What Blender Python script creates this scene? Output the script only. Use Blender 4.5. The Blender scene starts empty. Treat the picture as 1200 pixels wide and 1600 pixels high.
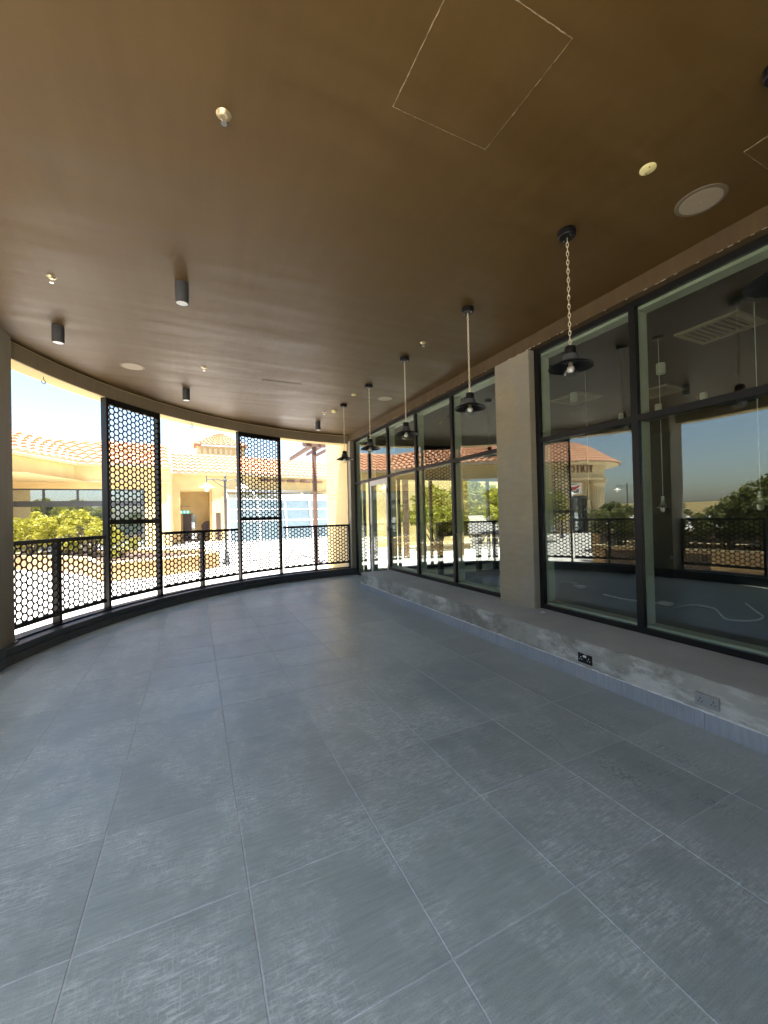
import bpy, bmesh, math, random
from mathutils import Vector, Matrix
R_ = random.Random(7)
rad = math.radians
sc = bpy.context.scene
COL = sc.collection

# ---------------------------------------------------------------- camera, sky, sun, exposure
EYE = 1.534
cd = bpy.data.cameras.new('camera'); cam = bpy.data.objects.new('camera', cd); COL.objects.link(cam)
cd.sensor_fit = 'HORIZONTAL'; cd.sensor_width = 36.0; cd.lens = 36.0 * 627.7 / 1200.0
cd.clip_start = 0.05; cd.clip_end = 2000
cx = Vector((0.9040, -0.4264, -0.0234)); cz = Vector((-0.4270, -0.9042, -0.0100))
cx.normalize(); cz = (cz - cx * cz.dot(cx)).normalized(); cy = cz.cross(cx)
M = Matrix((cx, cy, cz)).transposed().to_4x4(); M.translation = (0, 0, EYE); cam.matrix_world = M
sc.camera = cam

SUN = Vector((-0.13, -0.25, 0.96)).normalized()
w = bpy.data.worlds.new('World'); sc.world = w; w.use_nodes = True
nt = w.node_tree; bg = nt.nodes['Background']
sky = nt.nodes.new('ShaderNodeTexSky'); sky.sky_type = 'NISHITA'; sky.sun_disc = False
sky.sun_elevation = math.asin(SUN.z); sky.sun_rotation = math.atan2(SUN.x, SUN.y)
sky.air_density = 1.0; sky.dust_density = 2.0; sky.ozone_density = 1.0
nt.links.new(sky.outputs[0], bg.inputs[0]); bg.inputs[1].default_value = 0.062
sd = bpy.data.lights.new('sun', 'SUN'); sd.energy = 3.8; sd.angle = rad(0.53); sd.color = (1.0, 0.95, 0.87)
so = bpy.data.objects.new('sun', sd); COL.objects.link(so); so.rotation_euler = (-SUN).to_track_quat('-Z', 'Y').to_euler()
so.location = (-20, -30, 60)
vs = sc.view_settings; vs.view_transform = 'Standard'; vs.look = 'None'; vs.exposure = 2.85; vs.gamma = 1.0
vs.use_curve_mapping = False
sc.render.engine = 'CYCLES'
cy_ = sc.cycles; cy_.max_bounces = 8; cy_.diffuse_bounces = 5; cy_.glossy_bounces = 4; cy_.use_adaptive_sampling = True; cy_.adaptive_threshold = 0.02
cy_.transparent_max_bounces = 24; cy_.transmission_bounces = 8; cy_.use_denoising = True
cy_.caustics_reflective = False; cy_.caustics_refractive = False; cy_.sample_clamp_indirect = 8.0

# ---------------------------------------------------------------- materials
MAT = {}
def newmat(name):
    m = bpy.data.materials.new(name); m.use_nodes = True; MAT[name] = m
    return m, m.node_tree.nodes, m.node_tree.links, m.node_tree.nodes['Principled BSDF']
def pos_map(N, L, scale=(1, 1, 1), obj=False):
    if obj:
        t = N.new('ShaderNodeTexCoord'); out = t.outputs['Object']
    else:
        t = N.new('ShaderNodeNewGeometry'); out = t.outputs['Position']
    mp = N.new('ShaderNodeMapping'); mp.inputs['Scale'].default_value = scale; L.new(out, mp.inputs['Vector'])
    return mp.outputs[0]
def noise(N, L, vec, scale, detail=4, rough=0.55):
    n = N.new('ShaderNodeTexNoise'); n.inputs['Scale'].default_value = scale
    n.inputs['Detail'].default_value = detail; n.inputs['Roughness'].default_value = rough
    L.new(vec, n.inputs['Vector']); return n.outputs[0]
def ramp(N, L, fac, stops):
    r = N.new('ShaderNodeValToRGB'); L.new(fac, r.inputs[0]); e = r.color_ramp.elements
    while len(e) < len(stops): e.new(0.5)
    for k, (p, c) in enumerate(stops):
        e[k].position = p; e[k].color = (*c, 1) if len(c) == 3 else c
    return r.outputs[0]
def mixc(N, L, fac, a, b, mode='MIX'):
    n = N.new('ShaderNodeMix'); n.data_type = 'RGBA'; n.blend_type = mode
    for s, v in ((0, fac), (6, a), (7, b)):
        if hasattr(v, 'is_linked') or hasattr(v, 'links'): L.new(v, n.inputs[s])
        elif isinstance(v, (int, float)): n.inputs[s].default_value = v
        else: n.inputs[s].default_value = (*v, 1)
    return n.outputs[2]
def math_(N, L, op, a, b=None):
    n = N.new('ShaderNodeMath'); n.operation = op
    for s, v in ((0, a), (1, b)):
        if v is None: continue
        if isinstance(v, (int, float)): n.inputs[s].default_value = v
        else: L.new(v, n.inputs[s])
    return n.outputs[0]
def bump(N, L, P, h, strength=0.3, dist=0.01):
    b = N.new('ShaderNodeBump'); b.inputs['Strength'].default_value = strength; b.inputs['Distance'].default_value = dist
    L.new(h, b.inputs['Height']); L.new(b.outputs[0], P.inputs['Normal'])
def simple(name, c, rough=0.6, metal=0.0, var=0.12, scale=6.0, bmp=0.1, spec=0.5, fine=60.0):
    m, N, L, P = newmat(name)
    v = pos_map(N, L); n1 = noise(N, L, v, scale, 5)
    lo = tuple(x * (1 - var) for x in c); hi = tuple(min(1, x * (1 + var)) for x in c)
    L.new(ramp(N, L, n1, [(0.3, lo), (0.7, hi)]), P.inputs['Base Color'])
    P.inputs['Roughness'].default_value = rough; P.inputs['Metallic'].default_value = metal
    P.inputs['Specular IOR Level'].default_value = spec
    if bmp: bump(N, L, P, noise(N, L, v, fine, 4), bmp, 0.004)
    return m
simple('black_metal', (0.0075, 0.007, 0.007), 0.42, 0.0, 0.15, 20, 0.05, 0.3)
simple('grey_metal', (0.065, 0.065, 0.065), 0.5, 0.0, 0.1, 20, 0.03)
simple('aluminium', (0.66, 0.68, 0.58), 0.45, 0.0, 0.06, 8, 0.02)
simple('door_metal', (0.62, 0.6, 0.57), 0.4, 0.0, 0.05, 8, 0.0)
simple('steel', (0.55, 0.55, 0.53), 0.3, 0.9, 0.05, 30, 0.0)
simple('chain_metal', (0.80, 0.70, 0.50), 0.4, 0.35, 0.15, 60, 0.0)
simple('white_plastic', (0.75, 0.75, 0.72), 0.4, 0, 0.03, 10, 0)
simple('cream_plastic', (0.85, 0.74, 0.34), 0.45, 0, 0.06, 20, 0)
simple('speaker_grille', (0.34, 0.28, 0.19), 0.6, 0, 0.05, 40, 0.1)
simple('speaker_rim', (0.15, 0.115, 0.07), 0.5, 0, 0.05, 40, 0.0)
simple('brass', (0.62, 0.5, 0.3), 0.3, 0.7, 0.1, 40, 0)
simple('kerb_tile', (0.045, 0.052, 0.055), 0.42, 0, 0.25, 9, 0.08)
simple('stucco', (0.58, 0.43, 0.20), 0.9, 0, 0.10, 1.2, 0.35)
simple('stucco_pale', (0.62, 0.47, 0.22), 0.9, 0, 0.08, 1.0, 0.35)
simple('trim_cream', (0.60, 0.48, 0.28), 0.85, 0, 0.06, 1.5, 0.2)
simple('planter_stone', (0.44, 0.29, 0.14), 0.85, 0, 0.16, 3, 0.35)
simple('paving', (0.60, 0.575, 0.54), 0.85, 0, 0.10, 0.8, 0.2)
simple('soil', (0.09, 0.06, 0.04), 0.95, 0, 0.3, 5, 0.6)
simple('bark', (0.12, 0.085, 0.055), 0.9, 0, 0.3, 20, 0.6)
simple('timber', (0.11, 0.062, 0.042), 0.75, 0, 0.2, 6, 0.3)
simple('dark_door', (0.06, 0.035, 0.025), 0.5, 0, 0.1, 6, 0.1)
simple('white_frame', (0.78, 0.78, 0.76), 0.5, 0, 0.03, 6, 0.05)
simple('shop_frame', (0.05, 0.055, 0.06), 0.5, 0, 0.1, 6, 0.0)
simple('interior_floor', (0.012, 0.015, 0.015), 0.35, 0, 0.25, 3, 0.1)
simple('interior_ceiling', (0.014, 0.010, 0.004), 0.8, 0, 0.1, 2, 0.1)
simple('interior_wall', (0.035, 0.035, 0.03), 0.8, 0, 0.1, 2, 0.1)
simple('sign_red', (0.55, 0.03, 0.04), 0.5, 0, 0.05, 5, 0)
simple('sign_green', (0.06, 0.14, 0.04), 0.5, 0, 0.05, 5, 0)
simple('letter_brown', (0.14, 0.035, 0.015), 0.5, 0, 0.05, 5, 0)
simple('exit_green', (0.05, 0.42, 0.36), 0.5, 0, 0.05, 5, 0)
simple('dark_fabric', (0.05, 0.03, 0.035), 0.8, 0, 0.1, 10, 0.1)
simple('plaster_chip', (0.72, 0.62, 0.46), 0.9, 0, 0.1, 30, 0.3)
simple('hatch_joint', (0.36, 0.29, 0.18), 0.8, 0, 0.5, 25, 0)
simple('pale_panel', (0.66, 0.68, 0.66), 0.8, 0, 0.1, 2, 0.1)
simple('mortar', (0.70, 0.69, 0.65), 0.9, 0, 0.15, 20, 0.2)
simple('bulb_glass', (0.5, 0.44, 0.34), 0.25, 0, 0.05, 20, 0)
simple('cable_white', (0.85, 0.85, 0.82), 0.5, 0, 0.03, 10, 0)
simple('porcelain', (0.78, 0.74, 0.62), 0.4, 0, 0.03, 10, 0)

def ceiling_mat():
    m, N, L, P = newmat('ceiling_paint')
    v = pos_map(N, L); big = noise(N, L, v, 0.7, 5, 0.6); st = noise(N, L, pos_map(N, L, (0.45, 3.2, 1)), 1.7, 6, 0.65); roll = noise(N, L, pos_map(N, L, (7, 0.6, 1)), 1.3, 6, 0.65)
    c = ramp(N, L, big, [(0.3, (0.078, 0.042, 0.008)), (0.7, (0.108, 0.061, 0.015))])
    c = mixc(N, L, 0.4, c, ramp(N, L, st, [(0.3, (0.068, 0.036, 0.006)), (0.72, (0.124, 0.072, 0.020))]))
    c = mixc(N, L, 0.3, c, ramp(N, L, roll, [(0.3, (0.072, 0.039, 0.007)), (0.72, (0.118, 0.068, 0.018))]))
    fine = noise(N, L, v, 240, 3, 0.6); scuff = noise(N, L, pos_map(N, L, (6, 0.9, 1)), 3.0, 9, 0.78)
    sm = ramp(N, L, scuff, [(0.64, (0, 0, 0)), (0.76, (1, 1, 1))])
    # scuffs and filler marks run along the line of the pendants
    sep = N.new('ShaderNodeSeparateXYZ'); L.new(v, sep.inputs[0])
    band = ramp(N, L, math_(N, L, 'MULTIPLY', sep.outputs[0], 0.25), [(0.52, (0.05, 0.05, 0.05)), (0.70, (0.75, 0.75, 0.75))])
    c = mixc(N, L, mixc(N, L, 1.0, sm, band, 'MULTIPLY'), c, (0.25, 0.165, 0.08))
    L.new(c, P.inputs['Base Color']); P.inputs['Specular IOR Level'].default_value = 0.45
    L.new(ramp(N, L, st, [(0.3, (0.44, 0.44, 0.44)), (0.7, (0.60, 0.60, 0.60))]), P.inputs['Roughness'])
    bump(N, L, P, math_(N, L, 'ADD', math_(N, L, 'MULTIPLY', fine, 0.3), math_(N, L, 'ADD', st, roll)), 0.25, 0.008)
ceiling_mat()
def fascia_mat(name, a, b):
    m, N, L, P = newmat(name)
    v = pos_map(N, L); n1 = noise(N, L, v, 2.2, 6, 0.6); s = noise(N, L, pos_map(N, L, (6, 6, 0.8)), 2.5, 5)
    c = mixc(N, L, 0.5, ramp(N, L, n1, [(0.3, a), (0.7, b)]), ramp(N, L, s, [(0.3, a), (0.75, b)]))
    L.new(c, P.inputs['Base Color']); P.inputs['Roughness'].default_value = 0.8
    bump(N, L, P, noise(N, L, v, 90, 4), 0.25, 0.004)
fascia_mat('fascia_paint', (0.24, 0.185, 0.105), (0.32, 0.25, 0.15))
fascia_mat('head_paint', (0.058, 0.034, 0.010), (0.10, 0.062, 0.022))
fascia_mat('column_plaster', (0.215, 0.185, 0.13), (0.29, 0.25, 0.18))

PRINTS = [(2.61, 2.50, -1.71, 0.32), (2.45, 2.11, -1.27, 0.32), (2.14, 2.05, -1.55, 0.30), (2.81, 1.99, -1.36, 0.26), (2.58, 1.88, -1.73, 0.26), (2.23, 1.64, -1.82, 0.26),
          (2.21, 1.40, -1.75, 0.29), (2.42, 1.52, -1.16, 0.26), (2.69, 1.51, -1.73, 0.27), (2.42, 1.13, -1.38, 0.28), (2.03, 0.88, -1.72, 0.26)]
def tile_mat():
    m, N, L, P = newmat('floor_tile')
    oi = N.new('ShaderNodeObjectInfo'); v = pos_map(N, L)
    off = N.new('ShaderNodeVectorMath'); off.operation = 'ADD'; L.new(v, off.inputs[0])
    cb = N.new('ShaderNodeCombineXYZ'); L.new(math_(N, L, 'MULTIPLY', oi.outputs['Random'], 37.0), cb.inputs[0])
    L.new(math_(N, L, 'MULTIPLY', oi.outputs['Random'], 11.0), cb.inputs[1]); L.new(cb.outputs[0], off.inputs[1])
    def mp(s):
        k = N.new('ShaderNodeMapping'); k.inputs['Scale'].default_value = s; L.new(off.outputs[0], k.inputs[0]); return k.outputs[0]
    grain = noise(N, L, mp((5, 70, 1)), 1.0, 8, 0.75); blot = noise(N, L, mp((2.2, 8, 1)), 1.0, 5, 0.6)
    speck = noise(N, L, v, 260, 3, 0.7)
    c = ramp(N, L, grain, [(0.28, (0.142, 0.181, 0.158)), (0.70, (0.450, 0.525, 0.468))])
    c = mixc(N, L, 0.35, c, ramp(N, L, blot, [(0.3, (0.192, 0.238, 0.212)), (0.7, (0.438, 0.506, 0.454))]))
    c = mixc(N, L, 0.28, c, ramp(N, L, speck, [(0.35, (0.12, 0.150, 0.132)), (0.65, (0.54, 0.62, 0.56))]))
    # cement dust: patches, wiped along and across the tile grain
    patch = noise(N, L, v, 1.15, 3, 0.5); p2 = noise(N, L, pos_map(N, L, (1.6, 0.9, 1)), 2.7, 4, 0.6)
    wx = noise(N, L, pos_map(N, L, (14, 90, 1)), 1.0, 6, 0.8); wy = noise(N, L, pos_map(N, L, (110, 18, 1)), 1.0, 6, 0.8)
    wipe = math_(N, L, 'MAXIMUM', ramp(N, L, wx, [(0.47, (0, 0, 0)), (0.62, (1, 1, 1))]), ramp(N, L, wy, [(0.51, (0, 0, 0)), (0.65, (0.9, 0.9, 0.9))]))
    pm = ramp(N, L, math_(N, L, 'MULTIPLY', math_(N, L, 'ADD', patch, p2), 0.5), [(0.43, (0.06, 0.06, 0.06)), (0.56, (1, 1, 1))])
    dust = math_(N, L, 'MULTIPLY', wipe, pm)
    c = mixc(N, L, math_(N, L, 'MULTIPLY', dust, 0.72), c, (0.80, 0.86, 0.77))
    haze = ramp(N, L, noise(N, L, v, 0.55, 4, 0.6), [(0.35, (0, 0, 0)), (0.75, (0.35, 0.35, 0.35))])
    c = mixc(N, L, haze, c, (0.43, 0.48, 0.43))
    # drier, greyer dust towards the concrete ledge
    sep = N.new('ShaderNodeSeparateXYZ'); L.new(v, sep.inputs[0])
    ledge = ramp(N, L, math_(N, L, 'ADD', math_(N, L, 'MULTIPLY', sep.outputs[0], 0.2), math_(N, L, 'MULTIPLY', patch, 0.22)), [(0.46, (0, 0, 0)), (0.78, (0.6, 0.6, 0.6))])
    c = mixc(N, L, ledge, c, (0.41, 0.435, 0.375))
    # shoe prints trodden into that dust
    acc = None
    for (px, py, an, ln) in PRINTS:
        k = N.new('ShaderNodeMapping'); k.vector_type = 'TEXTURE'; k.inputs['Location'].default_value = (px, py, 0); k.inputs['Rotation'].default_value = (0, 0, an); k.inputs['Scale'].default_value = (ln * 0.55, 0.05, 50)
        L.new(v, k.inputs[0]); vl = N.new('ShaderNodeVectorMath'); vl.operation = 'LENGTH'; L.new(k.outputs[0], vl.inputs[0])
        q = math_(N, L, 'LESS_THAN', vl.outputs['Value'], 1.0); acc = q if acc is None else math_(N, L, 'MAXIMUM', acc, q)
    vo = N.new('ShaderNodeTexVoronoi'); vo.inputs['Scale'].default_value = 58; L.new(v, vo.inputs['Vector'])
    tread = math_(N, L, 'MULTIPLY', math_(N, L, 'MULTIPLY', acc, math_(N, L, 'LESS_THAN', vo.outputs['Distance'], 0.42)), ramp(N, L, p2, [(0.4, (0.12, 0.12, 0.12)), (0.6, (0.42, 0.42, 0.42))]))
    c = mixc(N, L, tread, c, (0.12, 0.135, 0.135))
    hs = N.new('ShaderNodeHueSaturation'); L.new(c, hs.inputs['Color'])
    L.new(math_(N, L, 'ADD', math_(N, L, 'MULTIPLY', oi.outputs['Random'], 0.14), 0.93), hs.inputs['Value'])
    L.new(hs.outputs[0], P.inputs['Base Color'])
    L.new(ramp(N, L, math_(N, L, 'ADD', math_(N, L, 'MULTIPLY', dust, 0.5), math_(N, L, 'MULTIPLY', grain, 0.5)), [(0.1, (0.28, 0.28, 0.28)), (0.8, (0.60, 0.60, 0.60))]), P.inputs['Roughness'])
    P.inputs['Specular IOR Level'].default_value = 0.7
    bump(N, L, P, math_(N, L, 'ADD', grain, math_(N, L, 'MULTIPLY', speck, 0.5)), 0.16, 0.003)
tile_mat()
simple('grout', (0.50, 0.51, 0.49), 0.9, 0, 0.2, 12, 0.2)

def concrete_mat():
    m, N, L, P = newmat('raw_concrete')
    v = pos_map(N, L); n1 = noise(N, L, v, 1.3, 7, 0.6); n2 = noise(N, L, pos_map(N, L, (1, 0.8, 2.2)), 2.0, 10, 0.68)
    c = ramp(N, L, n1, [(0.28, (0.24, 0.235, 0.19)), (0.52, (0.33, 0.325, 0.27)), (0.75, (0.41, 0.405, 0.345))])
    c = mixc(N, L, ramp(N, L, n2, [(0.50, (0, 0, 0)), (0.60, (0.8, 0.8, 0.8))]), c, (0.54, 0.535, 0.47))
    n3 = noise(N, L, pos_map(N, L, (1, 1.0, 2.0)), 1.7, 10, 0.68)
    c = mixc(N, L, ramp(N, L, n3, [(0.50, (0, 0, 0)), (0.62, (0.8, 0.8, 0.8))]), c, (0.16, 0.152, 0.12))
    # the trowelled top is evener than the broken face
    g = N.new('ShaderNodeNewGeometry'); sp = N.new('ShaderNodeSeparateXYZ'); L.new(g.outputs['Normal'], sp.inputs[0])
    top = ramp(N, L, n1, [(0.3, (0.46, 0.465, 0.385)), (0.7, (0.60, 0.60, 0.51))])  # top colour raised to make up for the weak light falling there
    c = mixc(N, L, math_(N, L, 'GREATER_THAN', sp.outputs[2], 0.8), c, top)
    L.new(c, P.inputs['Base Color']); P.inputs['Roughness'].default_value = 0.9
    bump(N, L, P, math_(N, L, 'ADD', n2, math_(N, L, 'MULTIPLY', noise(N, L, v, 45, 6, 0.7), 0.6)), 0.5, 0.012)
concrete_mat()
def skirt_mat():
    m, N, L, P = newmat('skirting_tile')
    g = noise(N, L, pos_map(N, L, (40, 40, 3)), 1.0, 6, 0.7); b = noise(N, L, pos_map(N, L), 2.0, 4)
    c = ramp(N, L, g, [(0.25, (0.19, 0.215, 0.235)), (0.75, (0.36, 0.385, 0.40))])
    c = mixc(N, L, 0.3, c, ramp(N, L, b, [(0.3, (0.18, 0.20, 0.21)), (0.7, (0.40, 0.41, 0.41))]))
    L.new(c, P.inputs['Base Color']); P.inputs['Roughness'].default_value = 0.55
skirt_mat()
def pillar_mat():
    m, N, L, P = newmat('pillar_plaster')
    v = pos_map(N, L); n1 = noise(N, L, v, 1.6, 6); tr = noise(N, L, pos_map(N, L, (4, 4, 14)), 1.5, 6, 0.65)
    c = mixc(N, L, 0.45, ramp(N, L, n1, [(0.3, (0.25, 0.21, 0.13)), (0.7, (0.34, 0.29, 0.19))]), ramp(N, L, tr, [(0.3, (0.24, 0.20, 0.13)), (0.7, (0.35, 0.30, 0.205))]))
    ch = ramp(N, L, noise(N, L, pos_map(N, L, (9, 9, 4)), 1.7, 7, 0.7), [(0.70, (0, 0, 0)), (0.73, (0.8, 0.8, 0.8))])
    gs = ramp(N, L, noise(N, L, pos_map(N, L, (2, 2, 1)), 1.4, 7, 0.65), [(0.42, (0, 0, 0)), (0.66, (0.7, 0.7, 0.7))])
    c = mixc(N, L, gs, c, (0.245, 0.235, 0.20))
    c = mixc(N, L, ch, c, (0.45, 0.42, 0.35))
    L.new(c, P.inputs['Base Color']); P.inputs['Roughness'].default_value = 0.85
    bump(N, L, P, math_(N, L, 'ADD', tr, math_(N, L, 'MULTIPLY', noise(N, L, v, 70, 4), 0.5)), 0.16, 0.003)
pillar_mat()
def roof_mat():
    m, N, L, P = newmat('roof_tile')
    v = pos_map(N, L); n1 = noise(N, L, v, 2.4, 4); n2 = noise(N, L, v, 11, 3)
    c = mixc(N, L, 0.5, ramp(N, L, n1, [(0.3, (0.46, 0.22, 0.12)), (0.7, (0.56, 0.31, 0.19))]), ramp(N, L, n2, [(0.3, (0.44, 0.21, 0.115)), (0.7, (0.60, 0.36, 0.23))]))
    L.new(c, P.inputs['Base Color']); P.inputs['Roughness'].default_value = 0.85
roof_mat()
def leaf_mat(name, a, b, tr=0.3):
    m, N, L, P = newmat(name)
    n1 = noise(N, L, pos_map(N, L), 5.0, 3); gm = N.new('ShaderNodeNewGeometry')
    c = mixc(N, L, 0.5, ramp(N, L, n1, [(0.3, a), (0.7, b)]), ramp(N, L, gm.outputs['Random Per Island'], [(0, a), (1, b)]))
    L.new(c, P.inputs['Base Color']); P.inputs['Roughness'].default_value = 0.5
    t = N.new('ShaderNodeBsdfTranslucent'); L.new(c, t.inputs[0]); mx = N.new('ShaderNodeMixShader'); mx.inputs[0].default_value = tr
    L.new(P.outputs[0], mx.inputs[1]); L.new(t.outputs[0], mx.inputs[2]); L.new(mx.outputs[0], N['Material Output'].inputs[0])
leaf_mat('leaf_yellow', (0.17, 0.19, 0.015), (0.34, 0.30, 0.03), 0.4)
leaf_mat('leaf_green', (0.08, 0.10, 0.022), (0.19, 0.19, 0.045), 0.42)
def glass_mat(name, tint, r0, rough=0.0, dirt=0.0):
    m, N, L, P = newmat(name); N.remove(P)
    lw = N.new('ShaderNodeLayerWeight'); lw.inputs[0].default_value = 0.5
    f5 = math_(N, L, 'POWER', lw.outputs['Facing'], 5.0)
    fac = math_(N, L, 'ADD', math_(N, L, 'MULTIPLY', f5, 1 - r0), r0)
    t = N.new('ShaderNodeBsdfTransparent'); t.inputs[0].default_value = (*tint, 1)
    g = N.new('ShaderNodeBsdfGlossy'); g.inputs['Roughness'].default_value = rough; g.inputs['Color'].default_value = (0.93, 0.97, 0.95, 1)
    mx = N.new('ShaderNodeMixShader'); L.new(fac, mx.inputs[0]); L.new(t.outputs[0], mx.inputs[1]); L.new(g.outputs[0], mx.inputs[2])
    out = mx.outputs[0]
    if dirt:
        d = N.new('ShaderNodeBsdfDiffuse'); d.inputs[0].default_value = (0.6, 0.57, 0.5, 1)
        n1 = noise(N, L, pos_map(N, L, (1, 1, 0.45)), 3.5, 9, 0.72); n2 = noise(N, L, pos_map(N, L), 60, 3, 0.6)
        k = math_(N, L, 'MULTIPLY', ramp(N, L, n1, [(0.45, (0.15, 0.15, 0.15)), (0.72, (1, 1, 1))]), ramp(N, L, n2, [(0.4, (0.4, 0.4, 0.4)), (0.7, (1, 1, 1))]))
        m2 = N.new('ShaderNodeMixShader'); L.new(math_(N, L, 'MULTIPLY', k, dirt), m2.inputs[0]); L.new(out, m2.inputs[1]); L.new(d.outputs[0], m2.inputs[2]); out = m2.outputs[0]
    L.new(out, N['Material Output'].inputs[0])
glass_mat('storefront_glass', (0.80, 0.845, 0.79), 0.10, 0.0, 0.010)
glass_mat('lamp_glass', (0.92, 0.94, 0.94), 0.07, 0.02)
glass_mat('far_glass', (0.55, 0.62, 0.66), 0.30)
glass_mat('conservatory_glass', (0.66, 0.71, 0.74), 0.03)

# ---------------------------------------------------------------- mesh helpers
class MB:
    def __init__(s): s.v = []; s.f = []
    def add(s, vs, fs):
        o = len(s.v); s.v += [tuple(p) for p in vs]; s.f += [tuple(i + o for i in f) for f in fs]; return s
    def box(s, x0, x1, y0, y1, z0, z1, X=None):
        vs = [(x0, y0, z0), (x1, y0, z0), (x1, y1, z0), (x0, y1, z0), (x0, y0, z1), (x1, y0, z1), (x1, y1, z1), (x0, y1, z1)]
        if X is not None: vs = [X @ Vector(p) for p in vs]
        return s.add(vs, [(3, 2, 1, 0), (4, 5, 6, 7), (0, 1, 5, 4), (1, 2, 6, 5), (2, 3, 7, 6), (3, 0, 4, 7)])
    def prism(s, poly, z0, z1):
        n = len(poly); vs = [(x, y, z0) for x, y in poly] + [(x, y, z1) for x, y in poly]
        fs = [tuple(reversed(range(n))), tuple(range(n, 2 * n))] + [(k, (k + 1) % n, (k + 1) % n + n, k + n) for k in range(n)]
        return s.add(vs, fs)
    def ring(s, c, r0, r1, z0, z1, a0, a1, n=60):
        vs, fs = [], []
        for k in range(n + 1):
            a = rad(a0 + (a1 - a0) * k / n); ca, sa = math.cos(a), math.sin(a)
            for r, z in ((r0, z0), (r1, z0), (r1, z1), (r0, z1)): vs.append((c[0] + r * ca, c[1] + r * sa, z))
        for k in range(n):
            b = 4 * k
            for j in range(4): fs.append((b + j, b + (j + 1) % 4, b + 4 + (j + 1) % 4, b + 4 + j))
        fs += [(3, 2, 1, 0), (4 * n, 4 * n + 1, 4 * n + 2, 4 * n + 3)]
        return s.add(vs, fs)
    def lathe(s, prof, n=20, c=(0, 0, 0), X=None):
        vs, fs = [], []
        for r, z in prof:
            for k in range(n):
                a = 2 * math.pi * k / n; p = Vector((c[0] + r * math.cos(a), c[1] + r * math.sin(a), c[2] + z))
                vs.append(X @ p if X is not None else p)
        for j in range(len(prof) - 1):
            for k in range(n): fs.append((j * n + k, j * n + (k + 1) % n, (j + 1) * n + (k + 1) % n, (j + 1) * n + k))
        if prof[0][0] > 1e-5: fs.append(tuple(reversed(range(n))))
        if prof[-1][0] > 1e-5: fs.append(tuple(range((len(prof) - 1) * n, len(prof) * n)))
        return s.add(vs, fs)
    def tube(s, path, r, n=8):
        path = [Vector(p) for p in path]; vs, fs = [], []; m = len(path)
        rr = r if isinstance(r, (list, tuple)) else [r] * m
        up = Vector((0, 0, 1)); d0 = (path[1] - path[0]).normalized()
        if abs(d0.z) > 0.9: up = Vector((1, 0, 0))
        for i, p in enumerate(path):
            d = (path[min(i + 1, m - 1)] - path[max(i - 1, 0)]).normalized()
            a = d.cross(up)
            if a.length < 1e-4: a = d.cross(Vector((0, 1, 0)))
            a.normalize(); b = d.cross(a)
            for k in range(n):
                t = 2 * math.pi * k / n; vs.append(p + (a * math.cos(t) + b * math.sin(t)) * rr[i])
        for i in range(m - 1):
            for k in range(n): fs.append((i * n + k, i * n + (k + 1) % n, (i + 1) * n + (k + 1) % n, (i + 1) * n + k))
        fs += [tuple(reversed(range(n))), tuple(range((m - 1) * n, m * n))]
        return s.add(vs, fs)
    def mesh(s, name, mat, off=(0, 0, 0), smooth=False):
        me = bpy.data.meshes.new(name)
        me.from_pydata([(p[0] - off[0], p[1] - off[1], p[2] - off[2]) for p in s.v], [], s.f)
        me.validate(); 
        bm = bmesh.new(); bm.from_mesh(me); bmesh.ops.recalc_face_normals(bm, faces=bm.faces); bm.to_mesh(me); bm.free()
        me.materials.append(MAT[mat])
        if smooth:
            for p in me.polygons: p.use_smooth = True
        return me
    def build(s, name, mat, parent=None, smooth=False):
        off = Vector((0, 0, 0)); q = parent
        while q is not None: off += q.location; q = q.parent
        return link(name, s.mesh(name, mat, off, smooth), parent)
def link(name, me, parent=None):
    o = bpy.data.objects.new(name, me); COL.objects.link(o); o.parent = parent; return o
def tag(o, label=None, cat=None, group=None, kind=None):
    if label: o['label'] = label
    if cat: o['category'] = cat
    if group: o['group'] = group
    if kind: o['kind'] = kind
    return o
def empty(name, loc, label, cat, group=None):
    o = bpy.data.objects.new(name, None); COL.objects.link(o); o.location = loc; o.empty_display_size = 0.1
    return tag(o, label, cat, group)
def copy_tree(o, parent=None):
    c = o.copy(); COL.objects.link(c); c.parent = parent
    for ch in list(o.children): copy_tree(ch, c)
    return c
def smooth_by_angle(o, deg=40):
    me = o.data; bm = bmesh.new(); bm.from_mesh(me)
    for f in bm.faces: f.smooth = True
    for e in bm.edges:
        if len(e.link_faces) == 2 and e.calc_face_angle(0) > rad(deg): e.smooth = False
    bm.to_mesh(me); bm.free(); return o
def bevel(o, wd=0.004, seg=1):
    bm = bmesh.new(); bm.from_mesh(o.data)
    bmesh.ops.bevel(bm, geom=[e for e in bm.edges if len(e.link_faces) == 2 and e.calc_face_angle(0) > 0.5], offset=wd, segments=seg, affect='EDGES')
    bm.to_mesh(o.data); bm.free(); return o

CC = (3.8, 4.1)          # centre of the curved terrace edge
RF = 6.08                # inner face of the railing posts
def pc(a, r, z=0.0): return Vector((CC[0] + r * math.cos(rad(a)), CC[1] + r * math.sin(rad(a)), z))

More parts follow.
